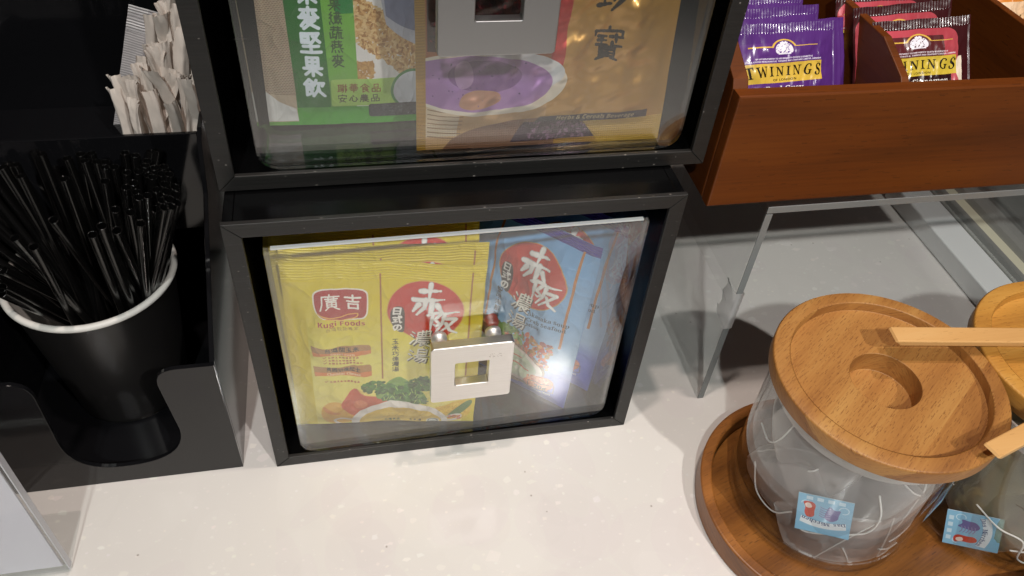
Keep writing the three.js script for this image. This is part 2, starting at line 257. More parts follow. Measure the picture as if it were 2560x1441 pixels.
// ---------------------------------------------------------------- packets
// a filled sachet: printed front, back, crimped seals; origin at its middle
function sachet(root, w, h, o) {
  const { puff = 0.008, top = 0.1, bottom = 0.03, side = 0.03, ribs = 'h', wrinkle = 0.0009, seed = 1, nx = 64, ny = 80, wave = 0.002, front, back, seal, curl = 0 } = o;
  const sm = THREE.MathUtils.smoothstep;
  const at = (u, v, sgn) => {   // v from the top
    const inS = sm(u, side * 0.6, side + 0.16) * (1 - sm(u, 1 - side - 0.16, 1 - side * 0.6)), inT = sm(v, top * 0.95, top + 0.18) * (1 - sm(v, 1 - bottom - 0.14, 1 - bottom * 0.8));
    const body = Math.sqrt(Math.max(0, inS * inT)), f = fbm(u * 2.6 + seed, v * 2.6, seed * 3.1), f2 = fbm(u * 7 + seed, v * 6, seed + 4.4);
    let z = sgn * (puff * body * (0.85 + 0.35 * f) + wrinkle * body * f2 * 2.2 + 0.0003);
    const sealed = 1 - sm(v, top * 0.9, top * 1.05), crimpT = Math.sin(v * h * 2 * Math.PI / 0.0021) * 0.0003, crimpV = Math.sin(u * w * 2 * Math.PI / 0.0021) * 0.0003;
    if (ribs === 'h') z += sealed * crimpT + (1 - sm(u, side * 0.7, side)) * 0.0002 * Math.sin(u * w * 2 * Math.PI / 0.002) * (1 - sealed);
    if (ribs === 'v') z += sealed * crimpV + (sm(u, 1 - side, 1 - side * 0.7)) * 0.0003 * Math.sin(u * w * 2 * Math.PI / 0.0028);
    z += (1 - body) * 0.0016 * fbm(u * 3 + seed * 2, v * 3, seed + 1) + curl * (u - 0.5) * (u - 0.5) * w;
    const y = (0.5 - v) * h + wave * fbm(u * 2.2 + seed, 0.5, seed) * (1 - v) - wave * 0.6 * fbm(u * 2 + seed, 2.5, seed) * v;
    const x = (u - 0.5) * w * (1 - 0.02 * body) + wave * 0.5 * fbm(v * 3, u + seed, 3) * Math.abs(u - 0.5);
    return [x, y, z];
  };
  const sheet = (v0, v1, n, sgn) => {
    const pos = [], uv = [], idx = [];
    for (let j = 0; j <= n; j++) for (let i = 0; i <= nx; i++) { const u = i / nx, v = v0 + (v1 - v0) * j / n; pos.push(...at(u, v, sgn)); uv.push(u, 1 - v); }
    for (let j = 0; j < n; j++) for (let i = 0; i < nx; i++) { const a = j * (nx + 1) + i, b = a + nx + 1; sgn > 0 ? idx.push(a, b, a + 1, b, b + 1, a + 1) : idx.push(a, a + 1, b, b, a + 1, b + 1); }
    const g = new THREE.BufferGeometry(); g.setAttribute('position', new THREE.Float32BufferAttribute(pos, 3)); g.setAttribute('uv', new THREE.Float32BufferAttribute(uv, 2)); g.setIndex(idx); g.computeVertexNormals(); return g;
  };
  const ns = ribs === 'h' ? Math.max(20, Math.round(top * h / 0.0003)) : 10;
  part('top_seal', sheet(0, top, ns, 1), front, root, seal);
  part('printed_front', sheet(top, 1, ny, 1), front, root);
  part('back_film', sheet(0, 1, ny, -1), back, root);
}
function pose(o, [x, y, z, yaw, lean, roll]) { o.position.set(x, y, z); o.rotation.order = 'YXZ'; o.rotation.set(-lean, yaw, roll); return o; }

function brandOval(c, W, Hh, ox, oy, red) {   // the red sun with brush lettering
  const X = (u) => ox + u * W, Y = (v) => oy + v * Hh;
  oval(c, X(0.707), Y(0.25), 0.2 * W, 0.158 * Hh, '#d9a24a'); oval(c, X(0.707), Y(0.25), 0.195 * W, 0.154 * Hh, red);
  for (const [dx, col, k] of [[0, '#c9c9c9', 1.35], [0, '#fbf8f4', 1]]) {
    glyph(c, '赤', X(0.628), Y(0.1), 0.185 * W, 0.175 * Hh, col, 20 * k, 0.75, 0.08);
    glyph(c, '阪', X(0.72), Y(0.235), 0.165 * W, 0.14 * Hh, col, 15 * k, 0.7, 0.12);
  }
  blob(c, [[X(0.53), Y(0.24)], [X(0.56), Y(0.222)], [X(0.6), Y(0.23)], [X(0.6), Y(0.33)], [X(0.595), Y(0.385)], [X(0.55), Y(0.37)], [X(0.522), Y(0.3)]], '#3a3230');
  column(c, '日式の', X(0.532), Y(0.23), 0.057 * W, '#f7f3ee', 9, 1.02, 0.4, 0.1);
  for (const [d, col, lw] of [[5, '#4a433c', 11], [0, '#f6f2e6', 8]]) {
    glyph(c, '濃', X(0.624) + d, Y(0.345) + d, 0.118 * W, 0.098 * Hh, col, lw, 0.4, 0.12); glyph(c, '湯', X(0.612) + d, Y(0.455) + d, 0.118 * W, 0.098 * Hh, col, lw, 0.4, 0.12);
  }
}
function yellowArt() {
  const W = 1024, Hh = 1242, [cv, c] = canvas(W, Hh), r = rngOf(21), X = (u) => u * W, Y = (v) => v * Hh;
  c.fillStyle = '#e3cb0a'; c.fillRect(0, 0, W, Hh);
  const pale = c.createLinearGradient(0, Y(0.18), 0, Y(0.8)); pale.addColorStop(0, 'rgba(236,222,90,0)'); pale.addColorStop(0.55, 'rgba(238,228,128,.85)'); pale.addColorStop(1, 'rgba(240,226,120,.95)');
  c.fillStyle = pale; c.fillRect(X(0.1), Y(0.12), X(0.83), Y(0.88));
  c.fillStyle = '#b0702a'; c.fillRect(X(0.474), Y(0.066), 9, Y(0.6)); c.fillRect(X(0.929), Y(0.04), 9, Y(0.62));
  brandOval(c, W, Hh, 0, 0, '#cf2a1e');
  column(c, '玉米巧達濃湯', X(0.53), Y(0.41), 40, '#2c2620', 4.2, 1.08);
  say(c, 'Akasaka Soup', X(0.925), Y(0.432), 'bold 32px serif', '#20180e', 'right'); say(c, 'Corn Chowder', X(0.925), Y(0.462), 'bold 32px serif', '#20180e', 'right');
  // maker's badge
  const badge = (gr, col) => blob(c, [[X(0.153) - gr, Y(0.142) - gr], [X(0.28), Y(0.138) - gr], [X(0.405) + gr, Y(0.142) - gr], [X(0.408) + gr, Y(0.2)], [X(0.4) + gr, Y(0.275) + gr], [X(0.33), Y(0.29) + gr], [X(0.22), Y(0.29) + gr], [X(0.163) - gr, Y(0.262)], [X(0.15) - gr, Y(0.2)]], col);
  c.save(); badge(10, '#f7efe2'); badge(2, '#b3161b'); c.restore();
  c.strokeStyle = '#f2b64c'; c.lineWidth = 7; c.beginPath(); c.moveTo(X(0.16), Y(0.25)); c.bezierCurveTo(X(0.24), Y(0.32), X(0.3), Y(0.25), X(0.36), Y(0.262)); c.bezierCurveTo(X(0.37), Y(0.29), X(0.28), Y(0.305), X(0.2), Y(0.285)); c.stroke();
  glyph(c, '廣', X(0.172), Y(0.158), 108, 96, '#fbf7f0', 8.5); glyph(c, '吉', X(0.288), Y(0.162), 104, 92, '#fbf7f0', 11);
  say(c, 'Kugi Foods', X(0.275), Y(0.328), 'bold 48px sans-serif', '#b5232a', 'center', 250);
  row(c, '台灣穀物專家', X(0.192), Y(0.336), 27, '#b08a20', 2.2);
  // banners
  const banner = (v, txt, sub) => {
    const y = Y(v), l = X(0.11), q = X(0.42);
    c.fillStyle = '#b98648'; c.beginPath(); c.moveTo(l, y); c.bezierCurveTo(l + 120, y + 26, q - 130, y - 16, q - 10, y - 8); c.quadraticCurveTo(q, y - 4, q, y + 14); c.lineTo(q, y + 70); c.bezierCurveTo(q - 120, y + 92, l + 140, y + 60, l + 6, y + 78); c.fill();
    c.fillStyle = '#e2833a'; c.beginPath(); c.moveTo(l + 3, y + 46); c.bezierCurveTo(l + 120, y + 62, q - 120, y + 44, q, y + 40); c.lineTo(q, y + 72); c.bezierCurveTo(q - 120, y + 92, l + 140, y + 62, l + 6, y + 80); c.fill();
    row(c, txt, X(0.176), y + 8, 37 * 5 / txt.length * 0.97, '#171208', 4.4, 1.05, txt.length > 5 ? 1.15 : 1); say(c, sub, X(0.27), y + 72, 'bold 23px serif', '#fbe6c0', 'center');
  };
  banner(0.446, '台灣甜玉米', 'Sweet Corn'); banner(0.578, '英國切達起士', 'Cheddar Cheese');
  for (const [v, n] of [[0.513, 9], [0.532, 8], [0.551, 10], [0.667, 9]]) { c.strokeStyle = '#b4442c'; c.lineWidth = 3; c.beginPath(); c.moveTo(X(0.165), Y(v) + 6); c.lineTo(X(0.17), Y(v) + 14); c.lineTo(X(0.182), Y(v)); c.stroke(); const s = '台甜玉米味達果食品心'; [...s].slice(0, n).forEach((ch, i) => glyph(c, ch, X(0.19) + i * 19, Y(v), 16, 15, '#b4442c', 2)); }
  // food: potato wedges, onion, broccoli, bowl of soup, corn
  blob(c, [[X(0.12), Y(0.86)], [X(0.2), Y(0.8)], [X(0.28), Y(0.82)], [X(0.34), Y(0.93)], [X(0.3), Y(1)], [X(0.14), Y(1)]], '#e8b038'); blob(c, [[X(0.13), Y(0.84)], [X(0.17), Y(0.86)], [X(0.26), Y(0.92)], [X(0.16), Y(0.9)]], '#dd8a34');
  blob(c, [[X(0.31), Y(0.72)], [X(0.33), Y(0.71)], [X(0.37), Y(0.755)], [X(0.47), Y(0.775)], [X(0.53), Y(0.83)], [X(0.48), Y(0.93)], [X(0.36), Y(0.96)], [X(0.27), Y(0.9)], [X(0.235), Y(0.83)], [X(0.27), Y(0.77)]], '#d4572a');
  blob(c, [[X(0.32), Y(0.8)], [X(0.37), Y(0.79)], [X(0.4), Y(0.83)], [X(0.35), Y(0.87)], [X(0.31), Y(0.85)]], '#e37f4a');
  for (let i = 0; i < 9; i++) { c.strokeStyle = 'rgba(160,50,20,.35)'; c.lineWidth = 2; c.beginPath(); c.moveTo(X(0.333), Y(0.715)); c.quadraticCurveTo(X(0.24 + i * 0.035), Y(0.8), X(0.27 + i * 0.028), Y(0.93)); c.stroke(); }
  const floret = (u, v, s) => { for (let i = 0; i < 60; i++) { const a = r() * 6.28, d = Math.sqrt(r()) * s; oval(c, X(u) + Math.cos(a) * d * 1.25, Y(v) + Math.sin(a) * d * 0.7, s * 0.2 * (0.6 + r()), s * 0.16 * (0.6 + r()), ['#2f6420', '#3e7a28', '#24511a', '#4c8a30'][r() * 4 | 0]); } };
  blob(c, [[X(0.42), Y(0.77)], [X(0.5), Y(0.7)], [X(0.56), Y(0.64)], [X(0.62), Y(0.68)], [X(0.73), Y(0.76)], [X(0.72), Y(0.84)], [X(0.5), Y(0.82)]], '#79a840');
  floret(0.43, 0.71, 56); floret(0.5, 0.735, 54); floret(0.6, 0.75, 72); floret(0.68, 0.7, 58); floret(0.55, 0.8, 60); floret(0.66, 0.8, 56); floret(0.74, 0.67, 52);
  for (let i = 0; i < 16; i++) { c.strokeStyle = '#a9cc62'; c.lineWidth = 5; c.beginPath(); const u = 0.44 + r() * 0.26, v = 0.72 + r() * 0.08; c.moveTo(X(u), Y(v)); c.lineTo(X(u + (r() - 0.5) * 0.03), Y(v + 0.02)); c.stroke(); }
  blob(c, [[X(0.72), Y(0.9)], [X(0.86), Y(0.82)], [X(0.98), Y(0.84)], [X(0.98), Y(0.97)], [X(0.84), Y(1)]], '#e8bd2a'); speckle(c, r, 260, X(0.78), Y(0.85), X(0.96), Y(0.97), 4, 8, ['#f2d24a', '#d9a41c', '#efc93a']);
  blob(c, [[X(0.83), Y(0.95)], [X(0.92), Y(0.86)], [X(0.99), Y(0.83)], [X(0.97), Y(0.9)], [X(0.88), Y(0.97)]], '#4f7a34');
  c.strokeStyle = '#f0e4da'; c.lineWidth = 18; c.beginPath(); c.ellipse(X(0.26), Y(0.985), 62, 34, 0.3, 0, 7); c.stroke(); c.beginPath(); c.ellipse(X(0.87), Y(0.965), 56, 26, -0.3, 0, 7); c.stroke();
  oval(c, X(0.57), Y(0.985), 0.275 * W, 0.165 * Hh, '#f4ece6'); oval(c, X(0.575), Y(0.995), 0.235 * W, 0.125 * Hh, '#e9c34e'); oval(c, X(0.575), Y(1.01), 0.215 * W, 0.115 * Hh, '#eecb5c'); speckle(c, r, 40, X(0.42), Y(0.92), X(0.74), Y(1), 3, 9, ['#f6dc84', '#d6a838', '#e6d07a']);
  oval(c, X(0.76), Y(0.995), 38, 34, '#e8e6da'); oval(c, X(0.76), Y(0.995), 31, 27, '#6a6a5a'); oval(c, X(0.76), Y(0.995), 24, 21, '#efeee6'); say(c, 'Halal', X(0.76), Y(1), 'bold 15px sans-serif', '#333', 'center');
  say(c, '20g', X(0.885), Y(0.972), 'bold 50px sans-serif', '#d8402a', 'center'); row(c, '台灣食品', X(0.48), Y(0.978), 22, '#33502a', 2.5); row(c, '玉米湯', X(0.62), Y(0.978), 24, '#332a20', 2.6);
  return tex(cv);
}
function blueArt() {
  const W = 1024, Hh = 1104, [cv, c] = canvas(W, Hh), r = rngOf(31), X = (u) => u * W, Y = (v) => v * Hh;
  const bg = c.createLinearGradient(0, 0, 0, Hh); bg.addColorStop(0, '#6aa5d8'); bg.addColorStop(0.45, '#8fbbe2'); bg.addColorStop(0.7, '#a9c8e6'); bg.addColorStop(0.82, '#5a6fd0'); bg.addColorStop(1, '#3b49c4');
  c.fillStyle = bg; c.fillRect(0, 0, W, Hh);
  c.fillStyle = '#3b2f96'; c.fillRect(0, 0, W, Y(0.055));
  c.fillStyle = '#c47a34'; c.fillRect(X(0.45), Y(0.05), 13, Y(0.62)); c.fillRect(X(0.907), Y(0.05), 13, Y(0.56));
  c.save(); c.scale(1, 1104 / 1242 * 1.06); brandOval(c, W, 1242, -0.02 * W, 8, '#cf3a2c'); c.restore();
  column(c, '蟹味海鮮味噌', X(0.5), Y(0.4), 40, '#2a2a34', 4, 1.08);
  say(c, 'Akasaka Soup', X(0.71), Y(0.475), '600 33px serif', '#28303c'); say(c, 'Crab Seafood', X(0.71), Y(0.51), '600 33px serif', '#28303c'); say(c, 'Miso', X(0.71), Y(0.545), '600 33px serif', '#28303c');
  const tofu = ['#e9ddc6', '#dfd0b4', '#f1e8d6'];
  blob(c, [[X(0.3), Y(0.66)], [X(0.45), Y(0.58)], [X(0.6), Y(0.63)], [X(0.75), Y(0.68)], [X(0.88), Y(0.75)], [X(0.86), Y(0.88)], [X(0.6), Y(0.97)], [X(0.32), Y(0.95)]], '#8a6a4a');
  speckle(c, r, 260, X(0.4), Y(0.6), X(0.88), Y(0.76), 8, 20, ['#c04a2c', '#d96a3a', '#b8863c', '#9a3a24', '#e0a060']);
  speckle(c, r, 60, X(0.53), Y(0.6), X(0.7), Y(0.67), 10, 20, ['#7a9a4a', '#8cae58', '#5c8038']);
  blob(c, [[X(0.44), Y(0.62)], [X(0.52), Y(0.56)], [X(0.56), Y(0.62)], [X(0.5), Y(0.68)]], '#c8452c');
  oval(c, X(0.62), Y(0.8), 0.24 * W, 0.105 * Hh, '#e2d3c4'); oval(c, X(0.615), Y(0.795), 0.21 * W, 0.085 * Hh, '#c9cfae'); speckle(c, r, 24, X(0.48), Y(0.76), X(0.76), Y(0.83), 8, 26, ['#dfe0c6', '#b8c49c', '#e8e2d0']);
  for (let i = 0; i < 3; i++) { c.strokeStyle = '#d2683c'; c.lineWidth = 8; c.beginPath(); c.moveTo(X(0.52 + i * 0.06), Y(0.7 + i * 0.05)); c.lineTo(X(0.66 + i * 0.06), Y(0.7 + i * 0.05)); c.stroke(); }
  blob(c, [[X(0.74), Y(0.86)], [X(0.86), Y(0.8)], [X(0.93), Y(0.83)], [X(0.92), Y(0.89)], [X(0.8), Y(0.92)]], '#d8733c'); speckle(c, r, 160, X(0.78), Y(0.82), X(0.9), Y(0.9), 4, 9, ['#e8955c', '#c95a2a', '#f0ae78']);
  c.strokeStyle = '#5a3a2a'; c.lineWidth = 4; c.strokeRect(X(0.79), Y(0.855), X(0.14), Y(0.05)); say(c, '20g', X(0.86), Y(0.898), 'bold 44px sans-serif', '#4a3026', 'center'); say(c, '(20g/0.7oz)', X(0.86), Y(0.93), 'bold 22px sans-serif', '#f0f0f0', 'center');
  return tex(cv);
}
function greenArt() {
  const W = 896, Hh = 1200, [cv, c] = canvas(W, Hh), r = rngOf(41), X = (u) => u * W, Y = (v) => v * Hh;
  c.fillStyle = '#5f9a34'; c.fillRect(0, 0, W, Hh);
  c.fillStyle = '#e6e0dc'; c.fillRect(X(0.44), 0, X(0.56), Y(0.93));
  for (let i = 0; i < 1500; i++) { const t = r(), k = (r() - 0.5) * 0.17 * (1 + t * 0.2); const u = 0.42 + t * 0.4 + k * 0.5, v = 0.56 + t * 0.2 - k * 0.75; oval(c, X(u), Y(v), 13, 5, ['#d2a468', '#c08c4c', '#e2be86', '#a87438', '#d8b074'][r() * 5 | 0], r() * 3.1); }
  for (let i = 0; i < 90; i++) oval(c, X(0.43 + r() * 0.1), Y(0.74 + r() * 0.06), 12, 5, ['#c99a58', '#b58446'][r() * 2 | 0], r() * 3);
  const cup = c.createLinearGradient(X(0.58), 0, X(1), 0); cup.addColorStop(0, '#7c809a'); cup.addColorStop(0.5, '#6a6e88'); cup.addColorStop(1, '#8b8fa6');
  c.fillStyle = '#b9b8c4'; c.beginPath(); c.moveTo(X(0.55), Y(0.4)); c.lineTo(X(0.6), Y(0.6)); c.quadraticCurveTo(X(0.78), Y(0.74), X(1), Y(0.66)); c.lineTo(X(1), Y(0.4)); c.fill();
  c.fillStyle = cup; c.beginPath(); c.moveTo(X(0.57), Y(0.3)); c.lineTo(X(0.6), Y(0.57)); c.quadraticCurveTo(X(0.78), Y(0.68), X(1), Y(0.6)); c.lineTo(X(1), Y(0.3)); c.fill();
  c.fillStyle = '#6fae3c'; c.beginPath(); c.moveTo(X(0.28), 0); c.lineTo(X(0.44), 0); c.lineTo(X(0.45), Y(0.81)); c.lineTo(X(0.28), Y(0.81)); c.fill();
  c.fillStyle = '#18803a'; c.fillRect(X(0.36), 0, X(0.085), Y(0.56));
  c.fillStyle = '#0c6a16'; c.beginPath(); c.moveTo(X(0.1), 0); c.lineTo(X(0.27), 0); c.lineTo(X(0.31), Y(0.86)); c.lineTo(X(0.31), Y(0.93)); c.lineTo(X(0.14), Y(0.93)); c.fill();
  c.fillStyle = '#3f9a22'; c.fillRect(X(0.1), Y(0.925), W, Y(0.08));
  column(c, '果麥堅果飲', X(0.182), Y(0.445), 92, '#e9f1fa', 15, 1.15); column(c, '果纖蔬燕麥', X(0.325), Y(0.5), 58, '#33502a', 6.2, 1.06);
  c.fillStyle = '#a2c85a'; c.beginPath(); c.roundRect(X(0.315), Y(0.802), X(0.42), Y(0.12), 12); c.fill();
  row(c, '聯華食品', X(0.345), Y(0.822), 46, '#8a5a2c', 5, 1.1); row(c, '安心農品', X(0.345), Y(0.868), 44, '#4a4430', 4.4, 1.12);
  oval(c, X(0.735), Y(0.86), 108, 108, '#3d8a3c'); oval(c, X(0.735), Y(0.86), 96, 96, '#dcdcE4');
  c.fillStyle = '#2c3038'; c.beginPath(); c.roundRect(X(0.5), Y(0.915), X(0.36), Y(0.058), 14); c.fill(); speckle(c, r, 200, X(0.51), Y(0.92), X(0.85), Y(0.966), 1, 4, ['#5a606a', '#1c2026', '#7a8088']);
  // woven foil strip at the left edge
  c.fillStyle = '#b9a48c'; c.beginPath(); c.moveTo(0, 0); c.lineTo(X(0.1), 0); c.lineTo(X(0.147), Y(0.985)); c.lineTo(0, Y(0.985)); c.fill();
  for (let j = 0; j < Hh * 0.87; j += 8) for (let i = 0; i < 132; i += 12) if (i < X(0.1 + 0.045 * j / Hh)) { c.fillStyle = `rgba(${70 + r() * 30},${52 + r() * 20},${36 + r() * 20},${0.25 + 0.5 * j / Hh})`; c.fillRect(i + (j / 8 % 2) * 6, j, 8, 4); }
  c.fillStyle = '#d8d4d0'; c.beginPath(); c.moveTo(0, Y(0.86)); c.lineTo(X(0.06), Y(0.9)); c.lineTo(X(0.14), Y(0.93)); c.lineTo(X(0.147), Y(0.982)); c.lineTo(0, Y(0.982)); c.fill();
  return tex(cv);
}
function goldArt() {
  const W = 1280, Hh = 1315, [cv, c] = canvas(W, Hh), r = rngOf(51), X = (u) => u * W, Y = (v) => v * Hh;
  c.fillStyle = '#b98a3e'; c.fillRect(0, 0, W, Hh);
  c.fillStyle = '#a4602f'; c.fillRect(X(0.035), 0, X(0.5), Y(0.75)); c.fillStyle = '#3a2018'; c.fillRect(X(0.04), Y(0.0), X(0.4), Y(0.62));
  speckle(c, r, 600, X(0.05), Y(0.3), X(0.46), Y(0.6), 5, 14, ['#4a1018', '#24080c', '#7a1a20', '#160608']);
  c.fillStyle = '#b0201c'; c.beginPath(); c.moveTo(X(0.49), 0); c.lineTo(X(0.58), 0); c.lineTo(X(0.565), Y(0.45)); c.lineTo(X(0.545), Y(0.72)); c.lineTo(X(0.5), Y(0.72)); c.fill();
  c.fillStyle = '#caa06a'; c.fillRect(0, Y(0.78), X(0.5), Y(0.22));
  c.fillStyle = '#d7c3a4'; c.fillRect(X(0.035), Y(0.8), X(0.12), Y(0.15)); for (let i = 0; i < 8; i++) { c.strokeStyle = '#8a6844'; c.lineWidth = 5; c.beginPath(); c.moveTo(X(0.04), Y(0.82 + i * 0.018)); c.quadraticCurveTo(X(0.1), Y(0.83 + i * 0.018), X(0.17), Y(0.82 + i * 0.02)); c.stroke(); }
  c.fillStyle = '#8a6248'; c.beginPath(); c.moveTo(X(0.13), Y(0.965)); c.quadraticCurveTo(X(0.25), Y(0.885), X(0.55), Y(0.875)); c.lineTo(X(0.55), Y(1)); c.lineTo(X(0.1), Y(1)); c.fill();
  oval(c, X(0.255), Y(0.735), 0.32 * W, 0.125 * Hh, '#e9e0cf'); oval(c, X(0.35), Y(0.7), 0.21 * W, 0.08 * Hh, '#d9dde0');
  oval(c, X(0.225), Y(0.735), 0.29 * W, 0.105 * Hh, '#a678b8'); oval(c, X(0.25), Y(0.705), 0.14 * W, 0.06 * Hh, '#7e4f8e'); blob(c, [[X(0.17), Y(0.76)], [X(0.3), Y(0.75)], [X(0.32), Y(0.81)], [X(0.2), Y(0.835)], [X(0.14), Y(0.82)]], '#c08a6c');
  speckle(c, r, 26, X(0.05), Y(0.66), X(0.45), Y(0.82), 2, 7, ['#4a2a66', '#5c3a7a']); blob(c, [[X(0.13), Y(0.66)], [X(0.19), Y(0.64)], [X(0.21), Y(0.74)], [X(0.14), Y(0.76)]], 'rgba(226,196,222,.5)');
  c.fillStyle = '#2a2430'; c.beginPath(); c.moveTo(X(0.48), Y(0.875)); c.lineTo(X(0.93), Y(0.865)); c.lineTo(X(0.93), Y(0.9)); c.lineTo(X(0.45), Y(0.91)); c.fill();
  say(c, 'Herbs & Cereals Beverage', X(0.545), Y(0.893), 'italic bold 34px sans-serif', '#c9b48a', 'left', X(0.36));
  c.fillStyle = '#3c2438'; c.beginPath(); c.moveTo(X(0.42), Y(0.9)); c.lineTo(X(0.64), Y(0.9)); c.lineTo(X(0.74), Y(0.975)); c.lineTo(X(0.37), Y(0.985)); c.fill(); speckle(c, r, 150, X(0.44), Y(0.905), X(0.68), Y(0.975), 4, 14, ['#6c4864', '#4a2c46', '#8a6484', '#2a1626']);
  c.fillStyle = '#c79a3c'; c.fillRect(0, 0, X(0.034), Hh); for (let j = 0; j < Hh; j += 7) { c.fillStyle = 'rgba(90,60,20,.55)'; c.fillRect(0, j, X(0.034), 3); }
  glyph(c, '珍', X(0.66), Y(0.355), 165, 165, '#231a12', 17, 0.6); glyph(c, '寶', X(0.66), Y(0.535), 165, 168, '#231a12', 14, 0.55);
  const foil = new Float32Array(0);
  c.fillStyle = 'rgba(214,172,70,.9)'; c.beginPath(); c.moveTo(X(0.66), Y(0.905)); c.lineTo(X(1), Y(0.895)); c.lineTo(X(1), Y(1)); c.lineTo(X(0.74), Y(1)); c.fill();
  return tex(cv);
}
function ribbedPaper() {
  const [cv, c] = canvas(512, 768); c.fillStyle = '#b4adaf'; c.fillRect(0, 0, 512, 768); c.fillStyle = '#a29b9e'; c.beginPath(); c.roundRect(84, 130, 400, 700, 90); c.fill();
  for (let y = 0; y < 768; y += 12) { c.fillStyle = 'rgba(236,230,230,.8)'; c.fillRect(0, y, 80, 5); c.fillRect(462, y, 50, 5); if (y > 30 && y < 120) c.fillRect(0, y, 512, 5); } return tex(cv);
}
function weaveBump(W, Hh, v0, v1, step) {   // embossed dots of a sealed strip
  const [cv, c] = canvas(W, Hh); c.fillStyle = '#808080'; c.fillRect(0, 0, W, Hh);
  for (let y = v0 * Hh; y < v1 * Hh; y += step) for (let x = 0; x < W; x += step) oval(c, x, y, step * 0.36, step * 0.36, '#fff');
  return tex(cv, false);
}
function twiningsArt(kind) {
  const W = 700, Hh = 800, [cv, c] = canvas(W, Hh), r = rngOf(61), X = (u) => u * W, Y = (v) => v * Hh;
  const purple = kind === 'purple', orange = kind === 'orange';
  c.fillStyle = purple ? '#532c74' : orange ? '#e8924a' : '#3a1014'; c.fillRect(0, 0, W, Hh);
  if (!purple) {
    const g = c.createLinearGradient(0, Y(0.1), W, Y(0.8));
    if (orange) { g.addColorStop(0, '#f3dfc8'); g.addColorStop(0.5, '#ecb27a'); g.addColorStop(1, '#e9a15c'); } else { g.addColorStop(0, '#c9525f'); g.addColorStop(0.4, '#a63c46'); g.addColorStop(1, '#c96069'); }
    c.fillStyle = g; c.beginPath(); c.roundRect(X(0.02), Y(0.085), X(0.84), Y(0.9), 90); c.fill();
    if (!orange) { c.fillStyle = 'rgba(60,24,26,.75)'; c.beginPath(); c.roundRect(X(0.17), Y(0.145), X(0.53), Y(0.18), 10); c.fill(); oval(c, X(0.9), Y(0.46), 50, 100, '#e8d8c4', -0.15); c.fillStyle = '#2a0e10'; c.fillRect(X(0.06), Y(0.48), X(0.72), Y(0.5)); c.fillStyle = '#3a1014'; c.fillRect(X(0.9), 0, W, Hh); }
  } else { const g = c.createLinearGradient(0, 0, W, 0); g.addColorStop(0, 'rgba(112,66,140,.6)'); g.addColorStop(1, 'rgba(70,24,104,.1)'); c.fillStyle = g; c.fillRect(0, Y(0.16), W, Hh); }
  c.save(); c.scale(1, 0.72); const gold = '#d8b04a', ink = '#1c1408';
  if (orange) { for (let k = 0; k < 2; k++) { c.fillStyle = '#e08a34'; c.fillRect(0, Y(0.2 + k * 0.35), W, Y(0.12)); for (let i = 0; i < 14; i++) oval(c, X(0.2 + i * 0.06), Y(0.16 + k * 0.35), 6, 18, '#7a5a20', 0.3); } return tex(cv); }
  c.strokeStyle = gold; c.lineWidth = 13; c.beginPath(); c.moveTo(X(0.08), Y(0.265)); c.lineTo(X(0.32), Y(0.265)); c.quadraticCurveTo(X(0.35), Y(0.19), X(0.44), Y(0.185)); c.quadraticCurveTo(X(0.53), Y(0.19), X(0.56), Y(0.265)); c.stroke();
  c.lineWidth = 7; c.beginPath(); c.moveTo(X(0.56), Y(0.265)); c.lineTo(X(0.8), Y(0.265)); c.stroke();
  // small crest: crown, shield, two supporters
  c.fillStyle = '#ece8f2'; for (let i = 0; i < 5; i++) oval(c, X(0.41 + i * 0.015), Y(0.222 - (i % 2 ? 0.008 : 0)), 7, 9, '#ece8f2'); oval(c, X(0.44), Y(0.26), 40, 30, '#e4e0ea'); oval(c, X(0.378), Y(0.285), 22, 46, '#e4e0ea', 0.3); oval(c, X(0.502), Y(0.285), 22, 46, '#e4e0ea', -0.3); oval(c, X(0.44), Y(0.3), 34, 38, '#f2eef6'); c.fillStyle = '#ece8f2'; c.fillRect(X(0.37), Y(0.335), X(0.14), 14);
  c.strokeStyle = purple ? '#4c1688' : '#4a3034'; c.lineWidth = 3; for (let i = 0; i < 26; i++) { const a = X(0.36 + r() * 0.16), b = Y(0.23 + r() * 0.11); c.beginPath(); c.moveTo(a, b); c.quadraticCurveTo(a + 8, b - 6, a + 12 - r() * 24, b + 8); c.stroke(); }
  say(c, 'BY APPOINTMENT TO HER MAJESTY QUEEN ELIZABETH II', X(0.44), Y(0.405), 'bold 19px sans-serif', '#f2eef6', 'center', X(0.6)); say(c, 'TEA & COFFEE MERCHANTS R. TWINING AND COMPANY LIMITED, LONDON', X(0.44), Y(0.435), 'bold 19px sans-serif', '#f2eef6', 'center', X(0.78));
  c.fillStyle = purple ? '#d6b146' : '#cdb23c'; c.fillRect(X(0.045), Y(0.45), X(0.79), Y(0.225));
  const word = 'TWININGS', ws = [0.092, 0.134, 0.06, 0.116, 0.06, 0.116, 0.112, 0.088]; let u = 0.051;
  [...word].forEach((ch, i) => { const m = u + ws[i] / 2, k = (m - 0.44) / 0.4, hh = 96 + 34 * Math.abs(k) ** 1.3; c.save(); c.translate(X(m), Y(0.595) + 26 * k * k); c.rotate(k * 0.16); c.scale(0.92, hh / 72); say(c, ch, 0, 0, 'bold 88px serif', ink, 'center', X(ws[i] * 1.06)); c.restore(); u += ws[i]; });
  say(c, 'OF LONDON', X(0.44), Y(0.655), 'bold 30px sans-serif', '#3a2c10', 'center'); say(c, 'TM', X(0.8), Y(0.48), '16px sans-serif', '#3a2c10', 'center');
  c.restore(); c.scale(1, 0.8); say(c, purple ? 'Earl Grey' : 'Apple Cinnamon', X(0.44), Y(0.695), 'bold 58px serif', '#f2ede6', 'center', X(0.62));
  return tex(cv);
}
